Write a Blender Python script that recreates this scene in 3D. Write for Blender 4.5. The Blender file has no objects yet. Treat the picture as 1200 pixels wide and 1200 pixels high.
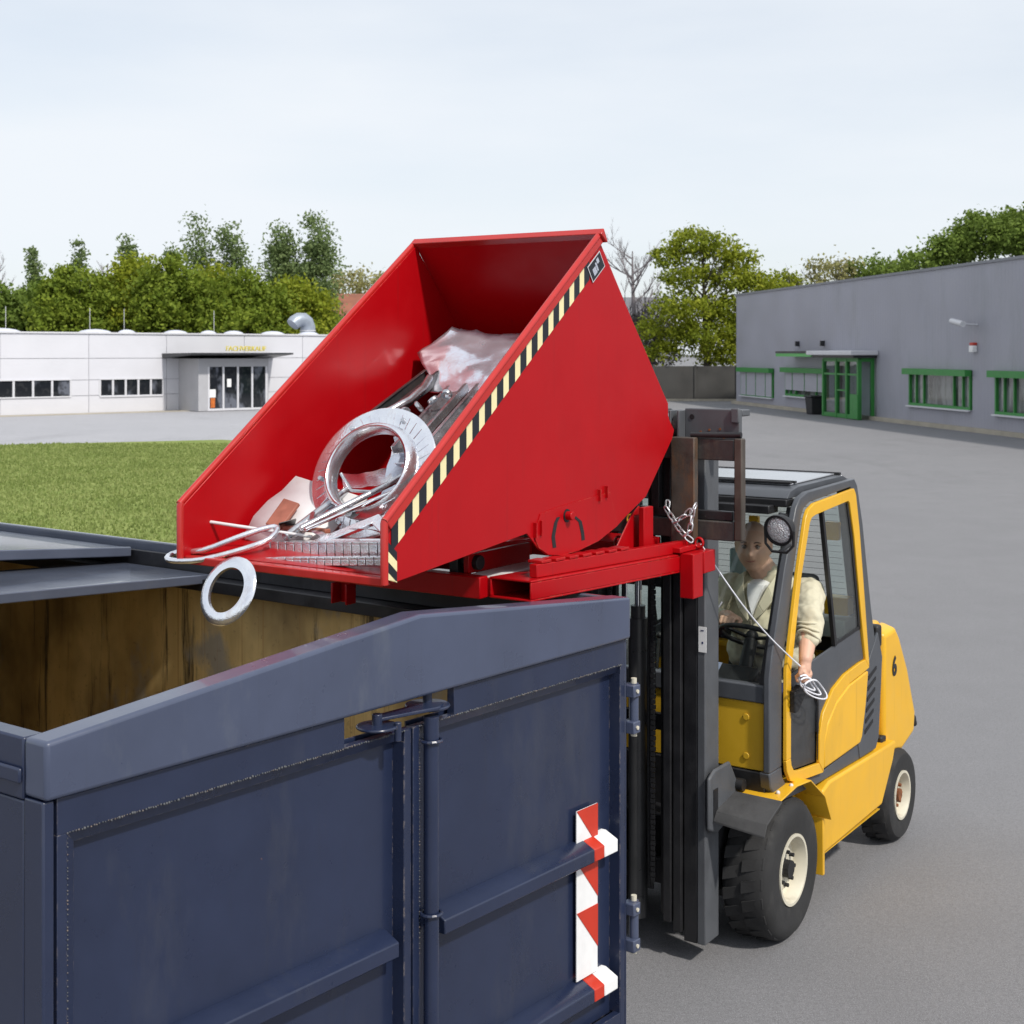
import bpy, bmesh, math, random
from mathutils import Vector, Matrix
R = math.radians
sc = bpy.context.scene
C = sc.collection
random.seed(7)

# ------------------------------------------------------------------ camera
cam_d = bpy.data.cameras.new("camera")
cam = bpy.data.objects.new("camera", cam_d)
C.objects.link(cam)
cam.location = (0, 0, 2.9)
cam.rotation_euler = (R(90), 0, 0)
cam_d.sensor_width = 36
cam_d.lens = 49.5
cam_d.shift_y = -187 / 1200
cam_d.clip_start = 0.05
cam_d.clip_end = 3000
cam_d.dof.use_dof = True
cam_d.dof.focus_distance = 5.4
cam_d.dof.aperture_fstop = 9.0
sc.camera = cam

# ------------------------------------------------------------------ sky and sun
SUN_DIR = Vector((0.50, -0.62, 0.86)).normalized()      # towards the sun
el = math.asin(SUN_DIR.z)
rot = math.atan2(SUN_DIR.x, SUN_DIR.y)
w = bpy.data.worlds.new("World")
sc.world = w
w.use_nodes = True
nt = w.node_tree
nt.nodes.clear()
wo = nt.nodes.new("ShaderNodeOutputWorld")
sky = nt.nodes.new("ShaderNodeTexSky")
sky.sky_type = 'NISHITA'
sky.sun_disc = False
sky.sun_elevation = el
sky.sun_rotation = rot
b1 = nt.nodes.new("ShaderNodeBackground")
b1.inputs[1].default_value = 0.12
nt.links.new(sky.outputs[0], b1.inputs[0])
b2 = nt.nodes.new("ShaderNodeBackground")
b2.inputs[0].default_value = (0.90, 0.945, 1.0, 1)
b2.inputs[1].default_value = 0.89
tc = nt.nodes.new("ShaderNodeTexCoord")
mp = nt.nodes.new("ShaderNodeMapping")
mp.inputs['Scale'].default_value = (1.2, 1.2, 5.0)
nz = nt.nodes.new("ShaderNodeTexNoise")
nz.inputs['Scale'].default_value = 1.6
nz.inputs['Detail'].default_value = 6
nz.inputs['Roughness'].default_value = 0.5
cr = nt.nodes.new("ShaderNodeMapRange")
cr.inputs['From Min'].default_value = 0.35
cr.inputs['From Max'].default_value = 0.65
cr.inputs['To Min'].default_value = 0.70
cr.inputs['To Max'].default_value = 0.97
mx = nt.nodes.new("ShaderNodeMixShader")
nt.links.new(tc.outputs['Generated'], mp.inputs[0])
nt.links.new(mp.outputs[0], nz.inputs['Vector'])
nt.links.new(nz.outputs['Fac'], cr.inputs['Value'])
nt.links.new(cr.outputs[0], mx.inputs[0])
nt.links.new(b1.outputs[0], mx.inputs[1])
nt.links.new(b2.outputs[0], mx.inputs[2])
nt.links.new(mx.outputs[0], wo.inputs[0])

sl = bpy.data.lights.new("sun", 'SUN')
sl.energy = 3.0
sl.angle = R(3)
sl.color = (1.0, 0.95, 0.87)
sun = bpy.data.objects.new("sun", sl)
C.objects.link(sun)
sun.rotation_euler = SUN_DIR.to_track_quat('Z', 'Y').to_euler()

sc.view_settings.view_transform = 'Standard'
sc.view_settings.look = 'None'
sc.view_settings.exposure = 0.15
sc.view_settings.gamma = 1.0
try:
    sc.cycles.max_bounces = 8
    sc.cycles.transparent_max_bounces = 16
    sc.cycles.caustics_reflective = False
    sc.cycles.caustics_refractive = False
except Exception:
    pass

# ------------------------------------------------------------------ frames
def FW(x, y, z): return Vector((x, y, z))
O2 = (.932, 7.262); F2 = (-.5545, -.8322); L2 = (.8322, -.5545)
def FL(u, s, z):                       # forklift and skip: u forward, s to its left, z up
    return Vector((O2[0] + F2[0]*u + L2[0]*s, O2[1] + F2[1]*u + L2[1]*s, z))
CO = (-1.21, 3.565); CA = (.628, .778); CB = (-.806, .592)
def CT(a, b, z):                       # container: a along its end, b along its side
    return Vector((CO[0] + CA[0]*a + CB[0]*b, CO[1] + CA[1]*a + CB[1]*b, z))
def line_frame(p0, p1):                # facade: t along, d outwards (right hand of the run), z up
    dx, dy = p1[0]-p0[0], p1[1]-p0[1]; n = math.hypot(dx, dy); dx /= n; dy /= n
    def fr(t, d, z): return Vector((p0[0]+dx*t+dy*d, p0[1]+dy*t-dx*d, z))
    return fr

BASE = {}
def setp(o, label=None, cat=None, group=None, kind=None):
    if label: o['label'] = label
    if cat: o['category'] = cat
    if group: o['group'] = group
    if kind: o['kind'] = kind
    return o
def thing(name, label, cat, loc, group=None):
    o = bpy.data.objects.new(name, None)
    o.empty_display_size = .1
    C.objects.link(o); o.location = loc
    BASE[o.name] = Vector(loc)
    return setp(o, label, cat, group)
def dup(o, parent=None):
    c = o.copy(); C.objects.link(c)
    if parent: c.parent = parent
    BASE[c.name] = BASE.get(o.name, Vector((0, 0, 0))).copy()
    for ch in list(o.children):
        dup(ch, c)
    return c

class M:
    def __init__(s, fr=FW):
        s.v = []; s.f = []; s.fr = fr; s.mi = []; s.cm = 0; s.g = []
    def add(s, pts, faces, raw=False):
        n = len(s.v); s.g.append((n, len(pts), len(s.f), len(faces)))
        s.v += [Vector(p) if raw else s.fr(*p) for p in pts]
        for f in faces:
            s.f.append([n+i for i in f]); s.mi.append(s.cm)
        return s
    def box(s, x0, x1, y0, y1, z0, z1):
        p = [(x, y, z) for x in (x0, x1) for y in (y0, y1) for z in (z0, z1)]
        return s.hexa(p)
    def hexa(s, p):                       # order 000 001 010 011 100 101 110 111
        return s.add(p, [(0,1,3,2),(4,6,7,5),(0,4,5,1),(2,3,7,6),(0,2,6,4),(1,5,7,3)])
    def prism(s, poly, ax, c0, c1):
        def mk(q, c):
            if ax == 'x': return (c, q[0], q[1])
            if ax == 'y': return (q[0], c, q[1])
            return (q[0], q[1], c)
        n = len(poly)
        p = [mk(q, c0) for q in poly] + [mk(q, c1) for q in poly]
        f = [tuple(range(n))[::-1], tuple(range(n, 2*n))]
        for i in range(n):
            j = (i+1) % n
            f.append((i, j, n+j, n+i))
        return s.add(p, f)
    def strip(s, A, B, ax, c0, c1, closed=False):
        n = len(A)
        def mk(q, c):
            if ax == 'x': return (c, q[0], q[1])
            if ax == 'y': return (q[0], c, q[1])
            return (q[0], q[1], c)
        p = [mk(q, c0) for q in A]+[mk(q, c0) for q in B]+[mk(q, c1) for q in A]+[mk(q, c1) for q in B]
        f = []
        for i in range(n-1):
            j = i+1
            f += [(i, j, n+j, n+i), (2*n+i, 3*n+i, 3*n+j, 2*n+j), (i, 2*n+i, 2*n+j, j), (n+i, n+j, 3*n+j, 3*n+i)]
        f += [(0, n, 3*n, 2*n), (n-1, 3*n-1, 4*n-1, 2*n-1)]
        return s.add(p, f)
    def cyl(s, p0, p1, r, r2=None, n=16, raw=False, caps=True):
        P0 = Vector(p0) if raw else s.fr(*p0); P1 = Vector(p1) if raw else s.fr(*p1)
        if r2 is None: r2 = r
        d = (P1-P0).normalized()
        a = d.orthogonal().normalized(); b = d.cross(a)
        pts = []
        for P, rr in ((P0, r), (P1, r2)):
            for i in range(n):
                t = 2*math.pi*i/n
                pts.append(P + (a*math.cos(t)+b*math.sin(t))*rr)
        f = [(i, (i+1) % n, n+(i+1) % n, n+i) for i in range(n)]
        if caps: f += [tuple(range(n))[::-1], tuple(range(n, 2*n))]
        return s.add(pts, f, raw=True)
    def tube(s, path, r, n=8, closed=False, raw=False):
        P = [Vector(p) if raw else s.fr(*p) for p in path]
        m = len(P); pts = []; up = None
        for i in range(m):
            if closed: d = P[(i+1) % m]-P[i-1]
            else: d = P[min(i+1, m-1)]-P[max(i-1, 0)]
            d.normalize()
            if up is None: up = d.orthogonal().normalized()
            a = (up - d*up.dot(d)).normalized(); up = a
            b = d.cross(a)
            rr = r[i] if isinstance(r, (list, tuple)) else r
            for k in range(n):
                t = 2*math.pi*k/n
                pts.append(P[i]+(a*math.cos(t)+b*math.sin(t))*rr)
        f = []
        for i in range(m if closed else m-1):
            j = (i+1) % m
            for k in range(n):
                l = (k+1) % n
                f.append((i*n+k, i*n+l, j*n+l, j*n+k))
        if not closed:
            f += [tuple(range(n))[::-1], tuple(range((m-1)*n, m*n))]
        return s.add(pts, f, raw=True)
    def lathe(s, prof, c, ax, n=48, raw=False, closed=True):
        P = Vector(c) if raw else s.fr(*c)
        d = Vector(ax).normalized(); a = d.orthogonal().normalized(); b = d.cross(a)
        pts = []; m = len(prof)
        for i in range(n):
            t = 2*math.pi*i/n; e = a*math.cos(t)+b*math.sin(t)
            for (r, h) in prof: pts.append(P+e*r+d*h)
        f = []
        for i in range(n):
            j = (i+1) % n
            for k in range(m if closed else m-1):
                l = (k+1) % m
                f.append((i*m+k, j*m+k, j*m+l, i*m+l))
        return s.add(pts, f, raw=True)
    def ball(s, c, rx, ry=None, rz=None, n=14, m=9, raw=False, axes=None):
        P = Vector(c) if raw else s.fr(*c)
        ry = ry or rx; rz = rz or rx
        ex, ey, ez = axes if axes else (Vector((1,0,0)), Vector((0,1,0)), Vector((0,0,1)))
        pts = [P+ez*rz]
        for i in range(1, m):
            t = math.pi*i/m
            for k in range(n):
                q = 2*math.pi*k/n
                pts.append(P+ex*(rx*math.sin(t)*math.cos(q))+ey*(ry*math.sin(t)*math.sin(q))+ez*(rz*math.cos(t)))
        pts.append(P-ez*rz)
        f = [(0, 1+k, 1+(k+1) % n) for k in range(n)]
        for i in range(m-2):
            for k in range(n):
                l = (k+1) % n
                f.append((1+i*n+k, 1+(i+1)*n+k, 1+(i+1)*n+l, 1+i*n+l))
        e = len(pts)-1; q0 = 1+(m-2)*n
        f += [(e, q0+(k+1) % n, q0+k) for k in range(n)]
        return s.add(pts, f, raw=True)
    def each(s, name, mat, parent, **kw):
        for (v0, nv, f0, nf) in s.g:
            q = M(); q.v = s.v[v0:v0+nv]; q.f = [[i-v0 for i in f] for f in s.f[f0:f0+nf]]; q.mi = [0]*nf
            o = q.build(name, mat, parent, **kw)
        return o
    def build(s, name, mat, parent=None, bevel=0, smooth=None, recalc=True, seg=2, base=None, **kw):
        if parent is not None: b = BASE[parent.name]
        elif base is not None: b = Vector(base)
        else:
            xs = [q.x for q in s.v]; ys = [q.y for q in s.v]; zs = [q.z for q in s.v]
            b = Vector(((min(xs)+max(xs))/2, (min(ys)+max(ys))/2, min(zs)))
        me = bpy.data.meshes.new(name)
        me.from_pydata([q-b for q in s.v], [], s.f)
        if isinstance(mat, (list, tuple)):
            for k in mat: me.materials.append(k)
            me.polygons.foreach_set('material_index', s.mi)
        else: me.materials.append(mat)
        if recalc:
            bm = bmesh.new(); bm.from_mesh(me)
            bmesh.ops.recalc_face_normals(bm, faces=bm.faces)
            bm.to_mesh(me); bm.free()
        if smooth is not None:
            me.shade_smooth()
            if smooth < 180: me.set_sharp_from_angle(angle=R(smooth))
        o = bpy.data.objects.new(name, me); C.objects.link(o)
        if parent is not None:
            o.parent = parent; BASE[o.name] = b.copy()
        else:
            o.location = b; BASE[o.name] = b.copy()
        if bevel:
            md = o.modifiers.new("bevel", 'BEVEL'); md.width = bevel; md.segments = seg
            md.limit_method = 'ANGLE'; md.angle_limit = R(35); md.use_clamp_overlap = True
            if smooth is None:
                me.shade_smooth(); me.set_sharp_from_angle(angle=R(50))
        return setp(o, **kw)

# ------------------------------------------------------------------ materials
def nodes(name):
    m = bpy.data.materials.new(name); m.use_nodes = True
    t = m.node_tree; return m, t, t.nodes['Principled BSDF']
def N(t, kind, **kw):
    n = t.nodes.new(kind)
    for k, v in kw.items():
        if k in n.inputs: n.inputs[k].default_value = v
        else: setattr(n, k, v)
    return n
def c4(c): return (c[0], c[1], c[2], 1)
def mixrgb(t, fac, a, b, mode='MIX'):
    n = t.nodes.new('ShaderNodeMix'); n.data_type = 'RGBA'; n.blend_type = mode
    for sock, val in ((n.inputs[0], fac), (n.inputs[6], a), (n.inputs[7], b)):
        if hasattr(val, 'is_linked'): t.links.new(val, sock)
        elif isinstance(val, (int, float)): sock.default_value = val
        else: sock.default_value = c4(val)
    return n.outputs[2]
def ramp(t, src, lo, hi, a=0., b=1.):
    n = t.nodes.new('ShaderNodeMapRange'); n.clamp = True
    n.inputs['From Min'].default_value = lo; n.inputs['From Max'].default_value = hi
    n.inputs['To Min'].default_value = a; n.inputs['To Max'].default_value = b
    t.links.new(src, n.inputs['Value']); return n.outputs[0]
def noise(t, scale, detail=4, rough=.5, vec=None, stretch=None):
    n = t.nodes.new('ShaderNodeTexNoise')
    n.inputs['Scale'].default_value = scale; n.inputs['Detail'].default_value = detail
    n.inputs['Roughness'].default_value = rough
    tcn = t.nodes.new('ShaderNodeTexCoord'); src = tcn.outputs['Object']
    if stretch:
        mpn = t.nodes.new('ShaderNodeMapping'); mpn.inputs['Scale'].default_value = stretch
        t.links.new(src, mpn.inputs[0]); src = mpn.outputs[0]
    t.links.new(src, n.inputs['Vector']); return n.outputs['Fac']
def bump(t, b, h, strength=.3, dist=.01):
    n = t.nodes.new('ShaderNodeBump'); n.inputs['Strength'].default_value = strength
    n.inputs['Distance'].default_value = dist
    t.links.new(h, n.inputs['Height']); t.links.new(n.outputs[0], b.inputs['Normal'])
def paint(name, col, rough=.4, metal=0., var=.12, dirt=None, dirt_amt=.3, wear=None, spec=.5, bmp=.04, scale=6, coat=0., chips=None, chip_at=.70, chip_scale=22):
    m, t, b = nodes(name)
    n1 = noise(t, scale, 5, .6)
    dark = tuple(c*(1-var) for c in col); lite = tuple(min(1, c*(1+var)) for c in col)
    col_out = mixrgb(t, ramp(t, n1, .3, .7), dark, lite)
    if dirt:
        n2 = noise(t, scale*.6, 8, .72, stretch=(1, 1, .35))
        col_out = mixrgb(t, ramp(t, n2, .55, .75, 0, dirt_amt), col_out, dirt)
    if chips:
        nc = noise(t, chip_scale, 7, .75); nm = noise(t, 1.7, 4, .6)
        mc_ = t.nodes.new('ShaderNodeMath'); mc_.operation = 'MULTIPLY'
        t.links.new(ramp(t, nc, chip_at-.01, chip_at+.015), mc_.inputs[0]); t.links.new(ramp(t, nm, .45, .6, .15, 1), mc_.inputs[1])
        col_out = mixrgb(t, mc_.outputs[0], col_out, chips)
        ns = noise(t, 30, 4, .6, stretch=(1, 1, .04))
        col_out = mixrgb(t, ramp(t, ns, .60, .75, 0, .35), col_out, tuple(x*.55+.01 for x in col))
    if wear:
        n3 = noise(t, scale*9, 6, .7)
        bv = t.nodes.new('ShaderNodeBevel'); bv.samples = 4; bv.inputs[0].default_value = .005
        g = t.nodes.new('ShaderNodeNewGeometry')
        dt = t.nodes.new('ShaderNodeVectorMath'); dt.operation = 'DOT_PRODUCT'
        t.links.new(bv.outputs[0], dt.inputs[0]); t.links.new(g.outputs['Normal'], dt.inputs[1])
        e = ramp(t, dt.outputs['Value'], .97, .85)
        mu = t.nodes.new('ShaderNodeMath'); mu.operation = 'MULTIPLY'
        t.links.new(e, mu.inputs[0]); t.links.new(ramp(t, n3, .50, .62, 0, .75), mu.inputs[1])
        col_out = mixrgb(t, mu.outputs[0], col_out, wear)
    t.links.new(col_out, b.inputs['Base Color'])
    b.inputs['Metallic'].default_value = metal
    t.links.new(ramp(t, noise(t, scale*2, 5, .6), .3, .7, max(.02, rough*.8), min(1, rough*1.25)), b.inputs['Roughness'])
    b.inputs['Specular IOR Level'].default_value = spec
    b.inputs['Coat Weight'].default_value = coat
    if bmp: bump(t, b, noise(t, scale*14, 3, .6), bmp, .004)
    return m
def glass(name, tint=(.8, .86, .84), refl=(1, 1, 1), ior=1.45, rough=.0, extra=.0):
    m = bpy.data.materials.new(name); m.use_nodes = True; t = m.node_tree; t.nodes.clear()
    o = t.nodes.new('ShaderNodeOutputMaterial'); tr = t.nodes.new('ShaderNodeBsdfTransparent')
    gl = t.nodes.new('ShaderNodeBsdfGlossy'); mxn = t.nodes.new('ShaderNodeMixShader'); lw = t.nodes.new('ShaderNodeLayerWeight'); fr = t.nodes.new('ShaderNodeMath'); fr.operation = 'POWER'; fr.inputs[1].default_value = 5
    tr.inputs[0].default_value = c4(tint); gl.inputs[0].default_value = c4(refl); gl.inputs[1].default_value = rough
    lw.inputs[0].default_value = .5; t.links.new(lw.outputs['Facing'], fr.inputs[0])
    ad = t.nodes.new('ShaderNodeMath'); ad.operation = 'ADD'; ad.inputs[1].default_value = extra+((ior-1)/(ior+1))**2; ad.use_clamp = True
    t.links.new(fr.outputs[0], ad.inputs[0]); t.links.new(ad.outputs[0], mxn.inputs[0])
    t.links.new(tr.outputs[0], mxn.inputs[1]); t.links.new(gl.outputs[0], mxn.inputs[2])
    t.links.new(mxn.outputs[0], o.inputs[0]); return m

RED = paint('red_enamel', (.40, .0022, .0055), .36, var=.04, dirt=(.25, .012, .012), dirt_amt=.25, chips=(.28, .10, .07), chip_at=.735, wear=(.55, .16, .10), scale=3, bmp=.015, spec=.28)
REDRIM = paint('red_rim_highlight', (.47, .022, .018), .22, var=.06, wear=(.75, .45, .32), scale=5, spec=.6)  # salmon highlight of the rims put into a paler red
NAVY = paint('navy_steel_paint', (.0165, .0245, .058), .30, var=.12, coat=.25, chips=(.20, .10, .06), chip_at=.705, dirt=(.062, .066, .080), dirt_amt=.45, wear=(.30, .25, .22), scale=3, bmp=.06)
NAVYL = paint('navy_beam_sheen', (.058, .072, .122), .30, var=.12, coat=.35, chips=(.22, .11, .06), chip_at=.715, dirt=(.13, .145, .17), dirt_amt=.8, wear=(.34, .24, .2), scale=2.2, bmp=.06)  # paler base and grey-blue blotches stand in for the beam's sheen
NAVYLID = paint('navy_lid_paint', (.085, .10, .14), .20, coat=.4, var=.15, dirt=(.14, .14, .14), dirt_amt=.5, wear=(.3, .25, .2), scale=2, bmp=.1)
BLACKRAIL = paint('blackened_rail_steel', (.012, .013, .017), .45, var=.3, dirt=(.07, .07, .08), dirt_amt=.5, wear=(.2, .17, .15), scale=5)
YEL = paint('yellow_machine_paint', (.78, .43, .022), .34, var=.05, chips=(.25, .16, .08), chip_at=.73, dirt=(.35, .22, .03), dirt_amt=.25, scale=4, bmp=.02)
YELD = paint('ochre_yellow_panel', (.60, .36, .020), .45, var=.06, dirt=(.3, .19, .03), dirt_amt=.2, scale=4, bmp=.03)
GREY = paint('dark_grey_cab_paint', (.070, .076, .088), .42, var=.1, scale=5, dirt=(.12, .12, .12), dirt_amt=.25)
MASTG = paint('grey_mast_paint', (.085, .090, .100), .5, chips=(.25, .15, .09), chip_at=.71, var=.12, dirt=(.035, .035, .04), dirt_amt=.6, wear=(.35, .22, .14), scale=5)
BLK = paint('black_steel', (.014, .014, .016), .45, var=.3, dirt=(.05, .05, .05), dirt_amt=.4, scale=6)
BLKP = paint('black_plastic', (.012, .012, .014), .55, var=.2, scale=8)
CARR = paint('worn_carriage_steel', (.035, .034, .034), .5, var=.35, dirt=(.17, .13, .09), dirt_amt=.5, wear=(.32, .16, .08), scale=6, bmp=.15)
FORK = paint('rusty_fork_steel', (.075, .062, .052), .5, metal=.2, var=.3, dirt=(.22, .095, .035), dirt_amt=.95, wear=(.35, .2, .1), scale=7, bmp=.15)
RUB = paint('tyre_rubber', (.022, .022, .023), .78, var=.3, dirt=(.09, .085, .08), dirt_amt=.5, scale=7, bmp=.2)
RUBG = paint('dusty_rubber_flap', (.05, .05, .052), .8, var=.3, dirt=(.10, .10, .10), dirt_amt=.5, scale=7, bmp=.2)
RIM = paint('cream_rim_paint', (.62, .58, .47), .45, var=.08, dirt=(.25, .18, .11), dirt_amt=.6, scale=9)
CHROME = paint('polished_rod', (.75, .76, .78), .12, metal=1, var=.03, scale=10, bmp=0)
SCRAP = paint('bright_scrap_steel', (.84, .86, .95), .17, metal=.88, var=.14, dirt=(.42, .24, .18), dirt_amt=.5, scale=9, bmp=.25)
SCRAPM = paint('brushed_scrap_steel', (.56, .57, .60), .24, metal=.85, var=.25, dirt=(.1, .08, .07), dirt_amt=.5, scale=9, bmp=.2)
SCRAPD = paint('dark_scrap_steel', (.085, .085, .09), .35, metal=.6, var=.35, dirt=(.2, .09, .05), dirt_amt=.5, scale=9, bmp=.2)
SHEET = paint('pale_sheet_metal', (.80, .83, .93), .22, metal=.75, var=.08, dirt=(.62, .30, .22), dirt_amt=.7, scale=5, bmp=.15)  # salmon blotches paint the skip's red reflection into the metal
WHITEP = paint('white_plastic', (.72, .71, .72), .45, var=.05, dirt=(.6, .5, .42), dirt_amt=.3, scale=9)
BROWN = paint('brown_strap', (.34, .12, .08), .6, var=.3, scale=12)
CREAM = paint('cream_reflective_tape', (.83, .74, .42), .5, var=.04, scale=9, bmp=0)
TAPEK = paint('black_tape', (.010, .012, .018), .45, var=.1, scale=9, bmp=0)
WHT = paint('white_tape', (.82, .82, .82), .45, var=.04, dirt=(.5, .5, .5), dirt_amt=.3, scale=12, bmp=0)
REDT = paint('red_tape', (.52, .035, .015), .45, var=.06, dirt=(.3, .05, .03), dirt_amt=.3, scale=12, bmp=0)
GALV = paint('zinc_chain', (.70, .70, .72), .3, metal=.8, var=.1, scale=30, bmp=.1)
ROPE = paint('white_cord', (.78, .79, .85), .7, var=.06, scale=60, bmp=.1)
SKIN = paint('skin', (.66, .40, .29), .5, var=.08, scale=18, bmp=.1, dirt=(.62, .28, .20), dirt_amt=.25)
JACKET = paint('beige_work_jacket', (.60, .56, .42), .85, var=.05, scale=10, bmp=.3)
TEE = paint('white_tshirt', (.80, .80, .82), .85, var=.03, scale=20)
TROU = paint('blue_trousers', (.02, .028, .10), .85, var=.15, scale=20)
HAIRM = paint('cropped_brown_hair', (.09, .055, .038), .8, var=.2, scale=60)
DARKM = paint('dark_feature', (.03, .016, .012), .5, var=.1, scale=60)
LIPM = paint('lip_tone', (.42, .18, .14), .5, var=.1, scale=60)
SEATM = paint('seat_fabric', (.018, .019, .022), .8, var=.2, scale=20)
CLR = glass('cab_glass', (.88, .92, .89), ior=1.5)
CLRS = glass('side_glass', (.88, .94, .93), ior=1.5, extra=.02)
RUST = paint('rust', (.20, .07, .025), .8, var=.4, scale=30)

def ochre_mat():
    m, t, b = nodes('stained_shaded_ochre')
    n1 = noise(t, 1.1, 6, .6, stretch=(3.0, 3.0, .22))
    c = mixrgb(t, ramp(t, n1, .3, .7), (.54, .37, .135), (.78, .59, .27))
    n2 = noise(t, 2.1, 8, .72, stretch=(3.4, 3.4, .22))
    n6 = noise(t, .9, 5, .6, stretch=(1, 1, .7))
    c = mixrgb(t, ramp(t, n6, .42, .62, 0, .85), c, (.060, .034, .015))  # broad dark patches: grime plus the deep inner shadow, put into the colour
    c = mixrgb(t, ramp(t, n2, .55, .63, 0, .9), c, (.020, .016, .014))
    n3 = noise(t, 1.6, 5, .6, stretch=(1.3, 1.3, .8))
    c = mixrgb(t, ramp(t, n3, .57, .66, 0, .75), c, (.27, .28, .28))
    n4 = noise(t, 7, 6, .6, stretch=(4, 4, .06))
    c = mixrgb(t, ramp(t, n4, .62, .68, 0, .6), c, (.30, .12, .03))
    n7 = noise(t, 26, 6, .7)
    c = mixrgb(t, ramp(t, n7, .6, .72, 0, .5), c, (.08, .05, .03))
    t.links.new(c, b.inputs['Base Color']); b.inputs['Roughness'].default_value = .6
    bump(t, b, n7, .25, .01); return m
OCHRE = ochre_mat()

def asphalt(name, c0, c1, big=.12, sp=170.):
    m, t, b = nodes(name)
    n1 = noise(t, big, 6, .6); n2 = noise(t, sp, 3, .8); n3 = noise(t, 1.3, 6, .65); n5 = noise(t, 32, 4, .7)
    c = mixrgb(t, ramp(t, n1, .3, .7), c0, c1)
    c = mixrgb(t, ramp(t, n3, .35, .7, 0, .35), c, tuple(x*.75 for x in c0))
    c = mixrgb(t, ramp(t, n5, .35, .65, 0, .5), c, tuple(x*.72 for x in c0))
    c = mixrgb(t, ramp(t, n2, .53, .66, 0, .7), c, tuple(min(1, x*1.8) for x in c1))
    n8 = noise(t, 75, 3, .8); c = mixrgb(t, ramp(t, n8, .5, .62, 0, .5), c, tuple(x*.6 for x in c0))
    n9 = noise(t, .35, 6, .7, stretch=(1, .35, 1)); c = mixrgb(t, ramp(t, n9, .55, .72, 0, .4), c, tuple(x*.6 for x in c0))
    c = mixrgb(t, ramp(t, n2, .42, .30, 0, .6), c, tuple(x*.45 for x in c0))
    t.links.new(c, b.inputs['Base Color']); b.inputs['Roughness'].default_value = .9
    bump(t, b, n2, .5, .01); return m
ASPH = asphalt('yard_asphalt', (.203, .202, .212), (.246, .244, .254))
ROADM = asphalt('pale_road_surface', (.36, .36, .385), (.43, .43, .455))
def grass_mat():
    m, t, b = nodes('lawn_grass')
    n1 = noise(t, .8, 7, .72, stretch=(.8, 1.5, 1)); n2 = noise(t, 6, 6, .75, stretch=(.9, 1.3, 1)); n3 = noise(t, 60, 3, .8)
    c = mixrgb(t, ramp(t, n1, .40, .60), (.19, .245, .065), (.27, .31, .10))
    c = mixrgb(t, ramp(t, n2, .42, .68, 0, .6), c, (.15, .20, .05))
    c = mixrgb(t, ramp(t, n3, .55, .75, 0, .5), c, (.30, .32, .13))
    t.links.new(c, b.inputs['Base Color']); b.inputs['Roughness'].default_value = .95
    b.inputs['Specular IOR Level'].default_value = .1
    bump(t, b, n2, .6, .03); return m
GRASS = grass_mat()
def leaf_mat(name, a, b_, dk, trans=.35):
    m, t, b = nodes(name)
    g = t.nodes.new('ShaderNodeNewGeometry')
    n1 = noise(t, .5, 4, .6)
    c = mixrgb(t, g.outputs['Random Per Island'], a, b_)
    c = mixrgb(t, ramp(t, n1, .4, .7, 0, .6), c, dk)
    b.inputs['Roughness'].default_value = .7; b.inputs['Specular IOR Level'].default_value = .25
    t.links.new(c, b.inputs['Base Color'])
    tl = t.nodes.new('ShaderNodeBsdfTranslucent'); t.links.new(c, tl.inputs[0])
    mxn = t.nodes.new('ShaderNodeMixShader'); mxn.inputs[0].default_value = trans
    out = t.nodes['Material Output']
    t.links.new(b.outputs[0], mxn.inputs[1]); t.links.new(tl.outputs[0], mxn.inputs[2]); t.links.new(mxn.outputs[0], out.inputs[0])
    return m
LEAFY = leaf_mat('spring_leaves', (.22, .27, .018), (.36, .38, .035), (.13, .19, .015))
LEAFM = leaf_mat('fresh_green_leaves', (.15, .215, .020), (.26, .315, .035), (.09, .145, .015))
LEAFG = leaf_mat('green_leaves', (.14, .21, .035), (.22, .30, .055), (.10, .155, .028))
LEAFD = leaf_mat('poplar_leaves', (.15, .215, .080), (.26, .33, .13), (.10, .15, .05))
LEAFP = leaf_mat('pale_budding_leaves', (.30, .30, .12), (.42, .38, .17), (.2, .22, .07))
BARK = paint('bark', (.10, .085, .07), .9, var=.3, scale=8, bmp=.4)
BARKP = paint('grey_twig_bark', (.20, .18, .19), .9, var=.2, scale=8, bmp=.2)

# ------------------------------------------------------------------ ground, road, lawn
M().add([(-600, -60, 0), (600, -60, 0), (600, 1500, 0), (-600, 1500, 0)], [(0, 1, 2, 3)]).build('ground', ASPH, base=(0, 0, 0), kind='structure')
LZ = .05
M().add([(-70, 8, LZ), (-5.2, 8, LZ), (-3.4, 30, LZ), (-5.5, 43.5, LZ), (-9.5, 46.0, LZ), (-16, 43.3, LZ), (-70, 41.0, LZ)],
        [(0, 1, 5, 6), (1, 2, 3, 5), (3, 4, 5)]).build('lawn', GRASS, base=(-20, 20, 0), kind='structure')
RZ = .025
M().add([(-90, 39.0, RZ), (-4.5, 39.0, RZ), (-4.5, 44, RZ), (4.5, 60, RZ), (4.5, 84, RZ), (-90, 84, RZ)],
        [(0, 1, 2, 5), (2, 3, 4, 5)]).build('road', ROADM, base=(-20, 50, 0), kind='structure')
LF = line_frame((-23.2, 63.8), (-9.2, 76.0))
SANDY = paint('sandy_paving', (.40, .36, .29), .9, var=.15, scale=1.5, bmp=.2)
M(LF).box(-22, 34, .05, 1.1, -.05, .05).build('pavement', SANDY, kind='structure')

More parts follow.
